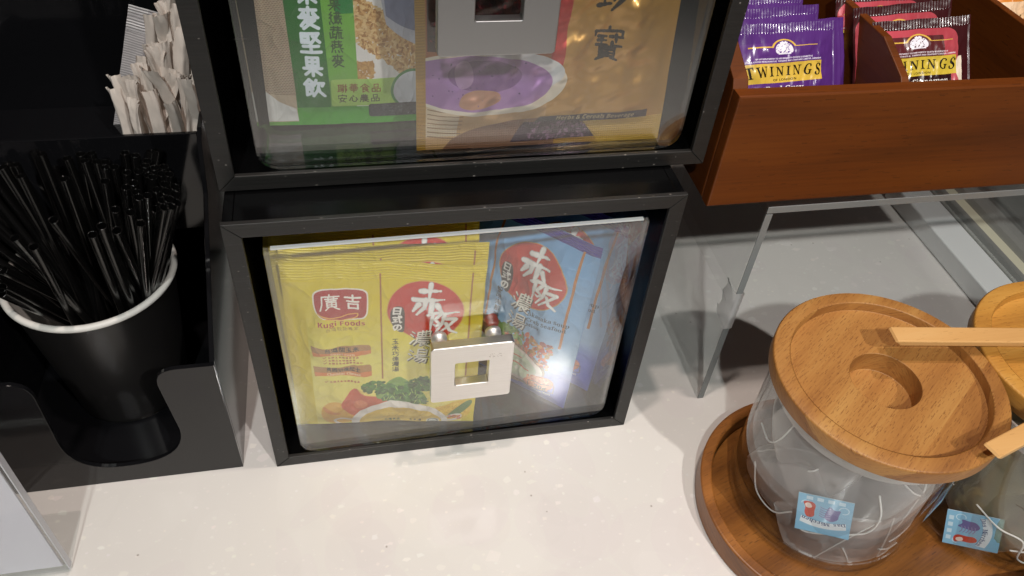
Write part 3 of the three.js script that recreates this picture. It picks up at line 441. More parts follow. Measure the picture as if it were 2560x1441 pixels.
const crumple = (() => {   // creases of soft foil film
  const [cv, c] = canvas(512, 512), im = c.createImageData(512, 512);
  for (let j = 0; j < 512; j++) for (let i = 0; i < 512; i++) { const x = i / 512, y = j / 512, e = fbm(x * 3, y * 3, 2), a = 1 - Math.abs(fbm(x * 5 + e, y * 4 + e, 4, 3)) * 2.4, b = 1 - Math.abs(fbm(x * 13 + e * 2, y * 9, 9, 2)) * 2; const v = 255 * THREE.MathUtils.clamp(0.55 * a * a * a + 0.25 * b * b + 0.2 * fbm(x * 2, y * 2, 7), 0, 1), o = (j * 512 + i) * 4; im.data[o] = im.data[o + 1] = im.data[o + 2] = v; im.data[o + 3] = 255; }
  c.putImageData(im, 0, 0); return tex(cv, false);
})();
const film = (map, o = {}) => phys({ map, roughness: 0.34, clearcoat: 0.6, clearcoatRoughness: 0.14, bumpMap: crumple, bumpScale: 0.0011, ...o });
const art = { yellow: film(yellowArt()), blue: film(blueArt()), green: film(greenArt()), gold: film(goldArt(), { metalness: 0.45, roughness: 0.3, bumpMap: weaveBump(1280, 1315, 0.9, 1, 12), bumpScale: 0.0004, clearcoat: 0.5 }), purple: film(twiningsArt('purple'), { roughness: 0.28, clearcoat: 0.5, bumpMap: null }), red: film(twiningsArt('red'), { roughness: 0.3, clearcoat: 0.5, bumpMap: null }), orange: film(twiningsArt('orange')) };
const plainFilm = (r, g, b) => phys({ color: lin(r, g, b), roughness: 0.36, clearcoat: 0.3, clearcoatRoughness: 0.2 });
const backs = { yellow: plainFilm(0.7, 0.55, 0.01), blue: plainFilm(0.14, 0.3, 0.6), green: plainFilm(0.1, 0.3, 0.05), gold: plainFilm(0.45, 0.3, 0.08), purple: plainFilm(0.06, 0.01, 0.18), red: plainFilm(0.05, 0.008, 0.01), orange: plainFilm(0.7, 0.4, 0.2) };
function packet(name, label, cat, group, kind, w, h, p, o) { const t = thing(name, label, cat, [0, 0, 0], group); sachet(t, w, h, { front: art[kind], back: backs[kind], ...o }); return pose(t, p); }
// yellow corn soup, one behind the other
[['front yellow soup packet in the lower drawer, its whole printed face in view', [0.0827, 0.09, -0.0216, -0.1036, 0.0394, -0.0235], 3],
  ['yellow soup packet just behind the front one, only its upper edge in view', [0.0838, 0.0925, -0.0345, -0.07, 0.05, -0.03], 7],
  ['rearmost yellow soup packet, just its top fold showing under the drawer rim', [0.083, 0.0995, -0.049, -0.04, 0.06, 0.012], 9]].forEach(([l, p, seed]) =>
  packet('soup_packet', l, 'soup packet', 'yellow soup packets', 'yellow', 0.1264 + (seed > 3 ? 0.004 : 0), 0.1533, p, { puff: 0.0056, top: 0.1, side: 0.075, bottom: 0.02, seed, wave: 0.006, wrinkle: 0.0022 }));
[['front blue soup packet leaning in the lower drawer beside the yellow ones', [0.172, 0.0756, -0.0759, -0.7668, 0.17, 0.02], 5], ['rear blue soup packet at the right, its side and purple top edge in view', [0.1965, 0.0796, -0.0895, -0.74, 0.2, -0.005], 11]].forEach(([l, p, seed]) =>
  packet('soup_packet', l, 'soup packet', 'blue soup packets', 'blue', 0.14, 0.151, p, { puff: 0.009, top: 0.055, side: 0.04, bottom: 0.02, seed, wave: 0.005, wrinkle: 0.0026, seal: 'crimped purple top edge' }));
packet('cereal_packet', 'green cereal drink packet in the upper drawer, partly behind the gold one', 'drink packet', undefined, 'green', 0.112, 0.15, [0.0837, 0.3135, -0.0759, 0.0144, 0.0983, -0.02], { puff: 0.006, top: 0.06, side: 0.05, bottom: 0.07, seed: 4 });
packet('cereal_packet', 'gold packet with a purple bowl picture in the upper drawer', 'drink packet', undefined, 'gold', 0.146, 0.15, [0.181, 0.3102, -0.053, 0.03, 0.16, -0.02], { puff: 0.0075, top: 0.06, side: 0.035, bottom: 0.09, seed: 6, wrinkle: 0.0034 });

// ---------------------------------------------------------------- acrylic riser with the wooden tea chest on top
{
  const t = thing('acrylic_riser', 'clear acrylic riser standing on the counter under the wooden tea box', 'riser', [0.3266, 0, -0.0174]);
  part('top_plate', box(0, 0.42, 0.1905, 0.1962, -0.235, 0, 0.0003), M.acrylic, t); part('front_edge', box(0.0005, 0.4195, 0.1908, 0.1959, 0.0002, 0.0009, 0.0002), M.acrylicEdge, t);
  part('leg', box(0, 0.0056, 0, 0.1902, -0.235, 0, 0.0003), M.acrylic, t); part('leg_edge', box(0.0004, 0.0052, 0.0004, 0.19, 0.0002, 0.0009, 0.0002), M.acrylicEdge, t);
  part('leg', box(0.4144, 0.42, 0, 0.1902, -0.235, 0, 0.0003), M.acrylic, t);
  const tape = phys({ color: lin(0.75, 0.75, 0.75), roughness: 0.35, transmission: 0.55, thickness: 0 });
  const tg = new THREE.BufferGeometry(), P = []; const n = 8;
  for (let i = 0; i <= n; i++) for (let j = 0; j <= 3; j++) { const y = 0.083 + i / n * 0.036 + (j === 0 ? 0.003 * Math.sin(i * 2.1) : 0); const [x, z] = [[-0.0006, -0.014 - 0.002 * Math.sin(i * 1.7)], [-0.0006, 0.0014], [0.0062, 0.0014], [0.0062, -0.006]][j]; P.push(x, y + (j === 0 ? 0.004 : 0), z); }
  const I = []; for (let i = 0; i < n; i++) for (let j = 0; j < 3; j++) { const a = i * 4 + j; I.push(a, a + 1, a + 4, a + 1, a + 5, a + 4); }
  tg.setAttribute('position', new THREE.Float32BufferAttribute(P, 3)); tg.setIndex(I); tg.computeVertexNormals(); part('tape', tg, tape, t, 'torn strip of clear tape round the front edge of the leg');
}
const teak = woodTexture(12, '#62300c', '#3c1d08', '#7a4212', { pores: 900, size: 0.25, bands: 0.13 });
M.mahogany = phys({ map: teak, roughness: 0.46, specularIntensity: 0.55 });
M.mahoganyUp = phys({ map: (() => { const q = teak.clone(); q.rotation = 0.35; return q; })(), roughness: 0.45 });
{
  const x0 = 0.286, y0 = 0.1968, z0 = -0.0205, t = thing('tea_box', 'reddish brown wooden tea box with open compartments on the clear riser', 'tea box', [x0, y0, z0]);
  const w = 0.34, d = 0.24, k = 0.0095, fh = 0.0785;
  part('front_panel', worldUV(extrude([[0, 0], [w, 0], [w, fh - 0.0002], [0, fh - 0.0002]], k, 0.0011).translate(0, 0, -k)), M.mahogany, t);
  const side = (x, th, name, h0, h1) => {
    const g = extrude([[k + 0.0002, 0.0003], [d, 0.0003], [d, h1], [0.06, h1], [k + 0.003, h0], [k + 0.0002, fh - 0.001]], th, 0.0007).rotateY(Math.PI / 2);   // (a, b) -> z = -a
    g.translate(x, 0, 0); part(name, worldUV(g), M.mahogany, t);
  };
  side(0, k, 'side_panel', fh + 0.004, 0.105); side(w - k, k, 'side_panel', fh + 0.004, 0.105);
  for (const x of [0.108, 0.2145]) { const g = extrude([[k + 0.0003, 0.032], [d - 0.0085, 0.032], [d - 0.0085, 0.0907], [0.041, 0.0907], [0.0125, fh + 0.001], [k + 0.0003, fh - 0.002]], 0.0055, 0.0006).rotateY(Math.PI / 2).translate(x, 0, 0); part('divider', worldUV(g), M.mahogany, t); }
  part('base', box(k + 0.0002, w - k - 0.0002, 0.0002, 0.0315, -d + 0.0082, -k - 0.0003), M.mahogany, t); part('back_panel', box(k + 0.0002, w - k - 0.0002, 0.0004, 0.104, -d, -d + 0.008), M.mahogany, t);
}
function teabags(kind, x, labels, group, o = {}) {
  const src = thing('tea_sachet', labels[0], 'tea packet', [0, 0, 0], group);
  sachet(src, 0.0715, 0.0725, { front: art[kind], back: backs[kind], puff: 0.0022, top: 0.08, side: 0.05, bottom: 0.03, ribs: 'v', seed: x * 40, nx: 130, ny: 40, wave: 0.002, wrinkle: 0.0012 });
  labels.forEach((l, i) => { let t = src; if (i) { t = src.clone(); t.name = numbered('tea_sachet'); t.userData = { ...src.userData, label: l }; scene.add(t); }
    pose(t, [x + (o.dx ?? 0.0015) * (i % 2) - (i ? 0.006 : 0) + (i > 1 ? -0.001 * i : 0), o.y + (i ? 0.001 : 0), o.z - i * 0.0185, (o.yaw ?? 0.06) - 0.02 * i, (o.lean ?? 0.5) - (i ? 0.08 : 0), (o.roll ?? -0.02) + (i % 2 ? 0.03 : 0)]); });
}
teabags('purple', 0.343, ['front purple tea packet in the left compartment, its gold name panel in view', 'purple tea packet second from the front, behind the one with the gold panel', 'third purple tea packet from the front in the left compartment', 'rearmost purple tea packet showing at the top edge of the photo'], 'purple tea packets', { y: 0.2555, z: -0.0649, yaw: 0.16, lean: 0.56, roll: -0.03 });
teabags('red', 0.432, ['front red tea packet with the gold name panel beside the wooden divider', 'red tea packet second from the front, its arch and dark crimped top in view', 'rearmost red tea packet cut by the top edge of the photo'], 'red tea packets', { y: 0.2598, z: -0.0585, yaw: 0.04, lean: 0.6, roll: 0.03 });
teabags('orange', 0.545, ['front orange tea packet in the right compartment', 'orange tea packet behind the front one at the photo corner'], 'orange tea packets', { y: 0.268, z: -0.1, yaw: 0.05, lean: 0.75 });
// more packets stand behind the front purple and red ones: their crimped side edges
{
  const add = (kind, x, z, n, group, lab) => { const src = thing('tea_sachet', lab[0], 'tea packet', [0, 0, 0], group); sachet(src, 0.066, 0.066, { front: art[kind], back: backs[kind], puff: 0.0015, top: 0.1, side: 0.05, ribs: 'v', seed: 3.3, nx: 60, ny: 20 });
    for (let i = 0; i < n; i++) { let t = src; if (i) { t = src.clone(); t.name = numbered('tea_sachet'); t.userData = { ...src.userData, label: lab[i] }; scene.add(t); } pose(t, [x + 0.0045 * (i + 1), 0.256, z - 0.0042 * (i + 1), 0.16, 0.56, -0.02]); } };
  add('purple', 0.347, -0.0657, 2, 'purple tea packets', ['purple tea packet hidden behind the front one, just its right edge in view', 'second purple right edge peeping out behind the front packet']);
  add('red', 0.4365, -0.06, 2, 'red tea packets', ['dark red tea packet edge peeping out right of the front red packet', 'second dark red packet edge right of the front red packet']);
}

// ---------------------------------------------------------------- black cup dispenser with cup, straws and the little paper packets
{
  const x0 = -0.176, x1 = -0.0232, z0 = -0.0035, t = thing('cup_dispenser', 'glossy black acrylic cup dispenser with a rounded cut-out at the left', 'dispenser', [x0, 0, z0]);
  const w = x1 - x0, k = 0.003, fh = 0.1115, s = new THREE.Shape();
  const a = 0.046, b = 0.1195, yb = 0.0175, R = 0.034;   // the notch
  s.moveTo(0, 0); s.lineTo(w, 0); s.lineTo(w, fh); s.lineTo(b + 0.012, fh); s.quadraticCurveTo(b - 0.003, fh, b - 0.0025, fh - 0.014); s.lineTo(b + 0.001, yb + R); s.quadraticCurveTo(b, yb, b - 0.042, yb); s.quadraticCurveTo(a, yb, a, yb + R); s.lineTo(a + 0.001, fh - 0.014); s.quadraticCurveTo(a, fh, a - 0.014, fh); s.lineTo(0, fh);
  part('front_panel', extrude(s, k, 0.0003).translate(0, 0, -k), M.acrylicBlack, t);
  const sideG = (x) => extrude([[k + 0.0001, 0], [0.21, 0], [0.21, 0.2], [0.128, 0.2], [0.118, 0.196], [0.1, 0.168], [0.088, 0.162], [k + 0.0001, fh]], k, 0.0003).rotateY(Math.PI / 2).translate(x, 0, 0);
  part('side_panel', sideG(0), M.acrylicBlack, t); part('side_panel', sideG(w - k), M.acrylicBlack, t);
  part('base', box(k, w - k, 0, 0.004, -0.21, -k - 0.0001), M.acrylicBlack, t); part('back_panel', box(k, w - k, 0.0041, 0.36, -0.21, -0.207), M.acrylicBlack, t);
  part('shelf', box(k, w - k, 0.168, 0.171, -0.2069, -0.1265), M.acrylicBlack, t); part('shelf_lip', box(k, w - k, 0.12, 0.1985, -0.1264, -0.1234), M.acrylicBlack, t);
}
{
  const cx = -0.106, cz = -0.0905, t = thing('paper_cup', 'black paper cup with a white rolled rim full of black straws', 'cup', [cx, 0.0041, cz]);
  const prof = (a) => new THREE.LatheGeometry(a.map(([u, v]) => new THREE.Vector2(u, v)), 96);
  part('body', prof([[0, 0.006], [0.0375, 0.006], [0.0378, 0], [0.0392, 0], [0.0394, 0.004], [0.0521, 0.1135]]), phys({ color: lin(0.012, 0.011, 0.011), roughness: 0.34 }), t);
  part('inner_wall', prof([[0, 0.0066], [0.0384, 0.0066], [0.0515, 0.1135]]), std({ color: lin(0.7, 0.69, 0.66), roughness: 0.5 }), t, 'white inside of the cup');
  part('rim', new THREE.TorusGeometry(0.0525, 0.0023, 16, 120).rotateX(Math.PI / 2).translate(0, 0.1145, 0), std({ color: lin(0.72, 0.7, 0.66), roughness: 0.45 }), t);
}
{
  const straw = phys({ color: lin(0.0035, 0.0033, 0.0033), roughness: 0.2 }), r = rngOf(77), L = 0.2;
  const wall = [[0.0023, 0], [0.00275, 0], [0.00275, 1], [0.0025, 1.0006], [0.0023, 1], [0.0023, 0]];
  const geo = new THREE.LatheGeometry(wall.map(([u, v]) => new THREE.Vector2(u, v * L)), 18);
  let src = null;
  const place = (T, B, label, group) => {
    const o = src ? src.clone() : new THREE.Mesh(geo, straw); src ??= o; o.name = numbered('straw'); o.castShadow = o.receiveShadow = true;
    const d = new THREE.Vector3().subVectors(T, B), l = d.length(); o.position.copy(B); o.quaternion.setFromUnitVectors(new THREE.Vector3(0, 1, 0), d.normalize()); o.scale.set(1, l / L, 1);
    scene.add(o); o.userData = {}; tag(o, label, 'straw', group);
  };
  const front = '-112 200 -31 -89 6 -71;-102 198 -25 -120 6 -81;-98 195 -51 -100 6 -116;-74 197 -33 -94 6 -87;-69 195 -36 -81 6 -99;-63 194 -39 -79 6 -105;-60 158 -65 -99 6 -122;-45 192 -59 -93 6 -118;-43 194 -64 -88 6 -115;-40 176 -72 -95 6 -122;-123 177 -17 -115 6 -122;-123 176 -14 -121 6 -120;-144 146 -67 -97 6 -122;-141 155 -49 -118 6 -122';
  for (const s of front.split(';')) { const [a, b, c, d, e, f] = s.split(' ').map((v) => v / 1000); place(new THREE.Vector3(a, b, c), new THREE.Vector3(d, 0.0125, f), 'black drinking straw at the front of the cup, its shaft in view', 'black straws at the front of the cup'); }
  for (let i = 0; i < 21; i++) {   // the crowd along the back and left of the rim
    const a = (172 + i * 7.4 + r() * 3) * Math.PI / 180, rr = 0.0475 - (i % 3) * 0.006, X = -0.106 + rr * Math.cos(a), Z = -0.0905 + rr * Math.sin(a), b = a + Math.PI + (r() - 0.5) * 0.9, q = 0.012 + r() * 0.021;
    const B = new THREE.Vector3(-0.106 + q * Math.cos(b), 0.0125, -0.0905 + q * Math.sin(b)), d = new THREE.Vector3(X - B.x, 0.1055, Z - B.z).normalize();
    const T = B.clone().addScaledVector(d, 0.198 + r() * 0.004); if (T.z < -0.121) T.z = -0.121; if (T.x > -0.031) T.x = -0.031;
    place(T, B, 'black drinking straw in the dense crowd along the back rim of the cup', 'black straws along the back rim');
  }
  const tops = '-113 -106 -97 -99 -94 -76 -91 -105 -88 -99 -86 -108 -81 -98 -76 -97 -75 -90 -70 -91 -72 -74 -65 -102 -62 -84 -58 -97 -52 -96 -52 -89 -56 -86 -46 -86 -40 -83 -49 -79 -45 -72 -41 -78 -36 -74 -60 -68 -55 -67 -53 -61 -47 -58 -51 -55 -43 -65 -38 -66 -32 -63 -37 -61 -32 -58 -39 -55 -34 -50 -31 -52 -36 -45 -32 -44 -126 -98 -130 -90 -129 -97 -121 -88 -55 -46 -48 -34 -63 -48 -67 -31'.split(' ').map(Number);
  for (let i = 0; i < tops.length; i += 2) {
    const x = tops[i] / 1000, z = tops[i + 1] / 1000, dx = x + 0.106, dz = z + 0.0905, a = r() * 6.28, q = Math.sqrt(r()) * 0.012;
    let bx = dx * 0.42 + Math.cos(a) * q, bz = -0.004 + dz * 0.25 + Math.sin(a) * q; const l = Math.hypot(bx, bz); if (l > 0.034) { bx *= 0.034 / l; bz *= 0.034 / l; }
    for (let k = 0; k < 40; k++) { const f = (0.118 - 0.0125) / (0.203 - 0.0125), cx = bx + (dx - bx) * f, cz = bz + (dz - bz) * f, c = Math.hypot(cx, cz); if (c < 0.0475) break; bx -= cx / c * 0.002; bz -= cz / c * 0.002; const m = Math.hypot(bx, bz); if (m > 0.0345) { bx *= 0.0345 / m; bz *= 0.0345 / m; } }
    place(new THREE.Vector3(x, 0.203 + (r() - 0.5) * 0.006, z), new THREE.Vector3(bx - 0.106, 0.0125, bz - 0.0905), 'black drinking straw standing in the crowd at the back of the cup', 'black straws at the back of the cup');
  }
}
{
  // heap of small folded paper packets on the dispenser shelf, one larger flat packet behind
  const paper = phys({ color: lin(0.82, 0.73, 0.66), roughness: 0.75, transmission: 0.18, thickness: 0 }), shade = std({ color: lin(0.74, 0.72, 0.72), roughness: 0.6 }), r = rngOf(91);
  const variant = (k, w, h) => {
    const nx = 14, ny = 26, rr = rngOf(k * 13 + 1), pos = [], idx = [], side = (s) => {
      const o = pos.length / 3; for (let j = 0; j <= ny; j++) for (let i = 0; i <= nx; i++) {
        const u = i / nx - 0.5, v = j / ny, end = Math.max(0, 1 - v * 9) + Math.max(0, 1 - (1 - v) * 9), fold = Math.abs(u) * 2;
        const bend = 0.006 * Math.sin(v * (1.5 + k * 0.4) + k) * v + 0.0032 * (k % 2 ? 1 : -1) * fold, belly = Math.sqrt(Math.max(0, 1 - fold * fold)) * 0.0012 * (1 - Math.min(1, end));
        pos.push(u * w * (1 + 0.12 * Math.min(1, end)) + 0.004 * Math.sin(v * 2.2 + k * 2) , v * h, s * (belly + 0.00025) + bend + 0.0007 * Math.sin(u * 22 + k) * Math.min(1, end) + 0.0016 * fbm(u * 3 + k, v * 4, k));
      }
      for (let j = 0; j < ny; j++) for (let i = 0; i < nx; i++) { const a = o + j * (nx + 1) + i, b = a + nx + 1; s > 0 ? idx.push(a, a + 1, b, b, a + 1, b + 1) : idx.push(a, b, a + 1, b, b + 1, a + 1); }
    };
    side(1); side(-1); const g = new THREE.BufferGeometry(); g.setAttribute('position', new THREE.Float32BufferAttribute(pos, 3)); g.setIndex(idx); g.computeVertexNormals(); return g;
  };
  const geos = [0, 1, 2, 3, 4].map((k) => variant(k, 0.0078 + 0.0011 * k, 0.05)), protos = [];
  let n = 0;
  for (let row = 0; row < 9; row++) for (let i = 0; i < 7; i++) {
    const k = (row * 5 + i * 3) % 5, hgt = 0.1645 + row * 0.0068 + r() * 0.009, x = -0.075 + i * 0.0066 + row * 0.0039 + (r() - 0.5) * 0.004; if (x > -0.0325) continue;
    const o = protos[k] ? protos[k].clone() : new THREE.Mesh(geos[k], paper); protos[k] ??= o; o.name = numbered('paper_packet'); o.castShadow = o.receiveShadow = true;
    o.position.set(x, hgt, -0.1425 - row * 0.005 - r() * 0.003); o.rotation.set((r() - 0.85) * 0.4, (r() - 0.5) * 1.7, -0.16 + (r() - 0.5) * 0.55); o.userData = {};
    scene.add(o); tag(o, 'small folded white paper packet in the heap on the dispenser shelf', 'paper packet', 'small white paper packets'); n++;
  }
  const t = thing('large_paper_packet', 'large flat translucent white packet with ribbed edges standing behind the small ones', 'paper packet');
  sachet(t, 0.075, 0.112, { front: std({ map: ribbedPaper(), roughness: 0.5 }), back: shade, puff: 0.003, top: 0.16, side: 0.14, bottom: 0.05, ribs: 'h', seed: 8, wave: 0.002, nx: 90 });
  pose(t, [-0.0445, 0.1915, -0.186, 0, 0.05, -0.34]);
}

// ---------------------------------------------------------------- sign holder at the lower left corner
{
  const t = thing('sign_holder', 'white card in a clear acrylic stand at the lower left corner', 'sign', [-0.126, 0, 0.057]);
  const a = 0.13;
  const g = new THREE.Group(); 
  part('base_plate', box(-0.14, -0.0005, 0.0003, 0.0025, -0.04, 0.05, 0.0003), M.acrylic, t);
  part('card', box(-0.14, -0.0035, 0.0046, 0.16, -0.0006, 0.0006, 0.0002), M.card, t);
  part('front_sheet', box(-0.14, 0, 0.0027, 0.163, 0.001, 0.0028, 0.0003), M.acrylic, t); part('back_sheet', box(-0.14, 0, 0.0027, 0.163, -0.0028, -0.001, 0.0003), M.acrylic, t);
  part('side_edge', box(0.0001, 0.0008, 0.003, 0.1625, -0.0026, 0.0026, 0.0002), phys({ color: lin(0.75, 0.76, 0.8), roughness: 0.3, transmission: 0.3, thickness: 0 }), t);
}

// ---------------------------------------------------------------- steel tray at the right, under the riser
{
  const t = thing('steel_tray', 'polished steel tray with raised white edge behind the jars at the right', 'tray', [0.628, 0, -0.25]);
  part('white_edge', box(0, 0.034, 0, 0.021, 0, 0.3, 0.002), std({ color: lin(0.88, 0.88, 0.87), roughness: 0.35 }), t); part('cream_strip', box(0.0505, 0.0735, 0.0085, 0.0125, 0.002, 0.298, 0.0008), std({ color: lin(0.62, 0.6, 0.46), roughness: 0.4 }), t);
  const prof = [[0.0345, 0], [0.0345, 0.024], [0.037, 0.0275], [0.043, 0.0275], [0.046, 0.024], [0.049, 0.012], [0.075, 0.008], [0.079, 0.016], [0.083, 0.019], [0.088, 0.019], [0.092, 0.014], [0.096, 0.004], [0.2, 0.004], [0.2, 0]];
  part('pan', new THREE.ExtrudeGeometry(new THREE.Shape(prof.map(([a, b]) => new THREE.Vector2(a, b))), { depth: 0.3, bevelEnabled: false }), M.tray, t);
}

// ---------------------------------------------------------------- wooden tray, two lidded glass jars, tea bags, tongs
const acacia = woodTexture(31, '#a37038', '#774820', '#bf9354', { pores: 4200, strips: 4, size: 0.16, bands: 0.14 });
const rubber = woodTexture(37, '#bd8639', '#8f5c22', '#d5a658', { pores: 1900, strips: 3, size: 0.16, bands: 0.12 });
const darkAcacia = woodTexture(43, '#84501f', '#532d0e', '#a86c32', { pores: 2600, strips: 3, size: 0.2, bands: 0.16 });
const turned = (tx, a) => { const q = tx.clone(); q.rotation = a; q.offset.set(0.5, 0.5); return q; };
M.lid = phys({ map: turned(acacia, 0.62), roughness: 0.5, bumpMap: turned(acacia, 0.62), bumpScale: 0.0002 }); M.lid2 = phys({ map: turned(rubber, 0.05), roughness: 0.5 }); M.trayWood = phys({ map: turned(darkAcacia, 0.35), roughness: 0.4, clearcoat: 0.15, clearcoatRoughness: 0.4 });
const JZ = 0.081, JX = 0.3815, KX = 0.509, KZ = 0.1025;
{
  const t = thing('wooden_tray', 'round-ended wooden tray with a raised rim under the two glass jars', 'tray', [0.376, 0, 0.091]);
  const pill = (r, l) => { const s = new THREE.Shape(); s.absarc(l, 0, r, -Math.PI / 2, Math.PI / 2, false); s.absarc(0, 0, r, Math.PI / 2, Math.PI * 1.5, false); return s; };
  const L = 0.16, lay = (g, y) => worldUV(g.rotateX(-Math.PI / 2).translate(0, y, 0)), opt = (d, b) => ({ depth: d - 2 * b, bevelEnabled: true, bevelThickness: b, bevelSize: b, bevelOffset: -b, bevelSegments: 3, curveSegments: 48 });
  part('floor', lay(new THREE.ExtrudeGeometry(pill(0.077, L), opt(0.006, 0.0003)), 0.0004), M.trayWood, t);
  const ring = pill(0.0858, L), hole = new THREE.Path(); hole.absarc(L, 0, 0.0775, -Math.PI / 2, Math.PI / 2, false); hole.absarc(0, 0, 0.0775, Math.PI / 2, Math.PI * 1.5, false); ring.holes.push(hole);
  part('rim', lay(new THREE.ExtrudeGeometry(ring, opt(0.019, 0.0014)), 0.0014), M.trayWood, t);
}
const lathe = (a, n = 96) => new THREE.LatheGeometry(a.map(([u, v]) => new THREE.Vector2(u, v)), n);
const glass = phys({ color: lin(0.955, 0.96, 0.96), roughness: 0.02, transmission: 1, thickness: 0, ior: 1.5 });
function jar(x, z, label, lidMat, off = [0, 0]) {
  const t = thing('glass_jar', label, 'jar', [x, 0.0067, z]);
  part('glass_wall', lathe([[0.058, 0.0002], [0.0635, 0.002], [0.0647, 0.006], [0.0647, 0.119], [0.0636, 0.1195], [0.062, 0.119], [0.062, 0.009], [0.058, 0.0068], [0, 0.0065]]), glass, t);
  part('glass_base', lathe([[0, 0.0003], [0.0579, 0.0004]]), glass, t);
  part('seal_ring', lathe([[0.0585, 0.105], [0.0608, 0.1055], [0.0613, 0.1188], [0.0585, 0.1186]]), phys({ color: lin(0.85, 0.84, 0.83), roughness: 0.5, transmission: 0.6, thickness: 0 }), t);
  const L = lathe([[0, 0.1075], [0.0572, 0.1075], [0.0578, 0.1081], [0.0579, 0.1196], [0.0612, 0.1202], [0.069, 0.1206], [0.0705, 0.1222], [0.0707, 0.1318], [0.0694, 0.1334], [0.0612, 0.1336], [0.06, 0.1331], [0.0597, 0.1274], [0.0591, 0.1269], [0.0224, 0.1269], [0.0217, 0.1262], [0.0215, 0.1122], [0.0209, 0.1114], [0, 0.1114]], 128);
  part('lid', worldUV(L.toNonIndexed()), lidMat, t).position.set(off[0], 0, off[1]);
  return t;
}
jar(JX, JZ, 'glass jar of pale tea bags with a brown wooden lid in the foreground', M.lid);
jar(KX, KZ, 'second glass jar with a lighter yellowish wooden lid at the right edge', M.lid2, [0.0135, -0.0165]);
{
  // pyramid tea bags: translucent mesh, leaves, string and paper tag
  const mesh = phys({ color: lin(0.97, 0.96, 0.96), roughness: 0.38, transmission: 0.84, thickness: 0 }), meshGreen = phys({ color: lin(0.9, 0.87, 0.72), roughness: 0.36, transmission: 0.9, thickness: 0 });
  const leafRed = std({ color: lin(0.1, 0.036, 0.02), roughness: 0.7 }), leafGreen = std({ color: lin(0.13, 0.1, 0.04), roughness: 0.75 }), thread = std({ color: lin(0.8, 0.79, 0.77), roughness: 0.7 });
  const pyramid = (a, h, seed) => {
    const n = 40, m = 26, pos = [], idx = [];
    for (let j = 0; j <= m; j++) for (let i = 0; i < n; i++) {
      const v = j / m, t = i / n * 6.2832, c = Math.cos(t), s = Math.sin(t), e = 0.62, q = 1 + 0.16 * fbm(c * 1.5 + seed, v * 2.5, s * 1.5 + seed);
      const ax = a * (1 - v) ** 0.75 + 0.0006, az = a * v ** 0.55 * 0.98 + 0.0006, bulge = 0.006 * Math.sin(v * Math.PI) ** 0.6;
      pos.push((Math.sign(c) * Math.abs(c) ** e * (ax + bulge)) * q, h * v + 0.0016 * fbm(c + seed, s, v * 3), (Math.sign(s) * Math.abs(s) ** e * (az + bulge)) * q);
    }
    for (let j = 0; j < m; j++) for (let i = 0; i < n; i++) { const p = j * n + i, b = j * n + (i + 1) % n; idx.push(p, p + n, b, b, p + n, b + n); }
    const g = new THREE.BufferGeometry(); g.setAttribute('position', new THREE.Float32BufferAttribute(pos, 3)); g.setIndex(idx); g.computeVertexNormals(); return g;
  };
  const leaves = (a, h, seed, n) => {
    const r = rngOf(seed), gs = [];
    for (let i = 0; i < n; i++) { const l = 0.004 + r() * 0.008, g = new THREE.PlaneGeometry(l, l * (0.25 + r() * 0.4), 3, 1), p = g.attributes.position; for (let k = 0; k < p.count; k++) p.setZ(k, 0.0012 * Math.sin(p.getX(k) * 500 + i)); g.rotateX(r() * 6).rotateY(r() * 6).rotateZ(r() * 6); const v = r() ** 1.4 * (seed > 140 ? 0.95 : 0.4), tt = r() * 6.2832, qq = 0.55 + 0.42 * r(), cc = Math.cos(tt), ss = Math.sin(tt), x = Math.sign(cc) * Math.abs(cc) ** 0.62 * (a * (1 - v) ** 0.75 + 0.004) * qq, z = Math.sign(ss) * Math.abs(ss) ** 0.62 * (a * v ** 0.55 * 0.98 + 0.004) * qq; g.translate(x, h * v + 0.002, z); gs.push(g); }
    const g = mergeGeometries(gs); g.computeVertexNormals(); return g;
  };
  const tagArt = () => { const [c, x] = canvas(256, 256), r = rngOf(3); x.fillStyle = '#8cc0de'; x.fillRect(0, 0, 256, 256); for (let i = 0; i < 4; i++) { x.fillStyle = 'rgba(225,240,250,.75)'; x.fillRect(38 + i * 50, 222, 30, 22); }
    for (let k = 0; k < 2; k++) { x.strokeStyle = 'rgba(225,240,250,.7)'; x.lineWidth = 5; x.beginPath(); x.arc(40 + k * 176, 190, 22, 0, 5); x.stroke(); }
    blob(x, [[170, 110], [205, 96], [222, 130], [216, 170], [236, 205], [190, 212], [168, 190], [176, 150]], '#c8402c'); blob(x, [[182, 170], [212, 160], [226, 190], [200, 204]], '#f2dcd2'); blob(x, [[60, 120], [96, 92], [128, 116], [120, 160], [108, 208], [84, 176], [50, 190], [62, 150]], '#6c68a0'); for (let i = 0; i < 5; i++) { x.strokeStyle = '#8f8ab8'; x.lineWidth = 5; x.beginPath(); x.moveTo(100, 120 + i * 16); x.quadraticCurveTo(130, 112 + i * 14, 150, 128 + i * 15); x.stroke(); }
    x.fillStyle = '#e6eef4'; x.beginPath(); x.moveTo(18, 62); x.quadraticCurveTo(128, 18, 238, 62); x.lineTo(232, 104); x.quadraticCurveTo(128, 62, 24, 104); x.fill();
    [...'Das Märchen'].forEach((ch, i) => { const k = (i - 5) / 5; x.save(); x.translate(128 + k * 92, 80 + 18 * k * k - 2); x.rotate(k * 0.33); say(x, ch, 0, 6, 'bold 31px serif', '#39507a', 'center'); x.restore(); }); return tex(c); };
  const paperTag = std({ map: tagArt(), roughness: 0.55 }), paperBack = std({ color: lin(0.5, 0.6, 0.68), roughness: 0.6 });
  const seamMat = phys({ color: lin(0.85, 0.84, 0.83), roughness: 0.6, transmission: 0.3, thickness: 0 });
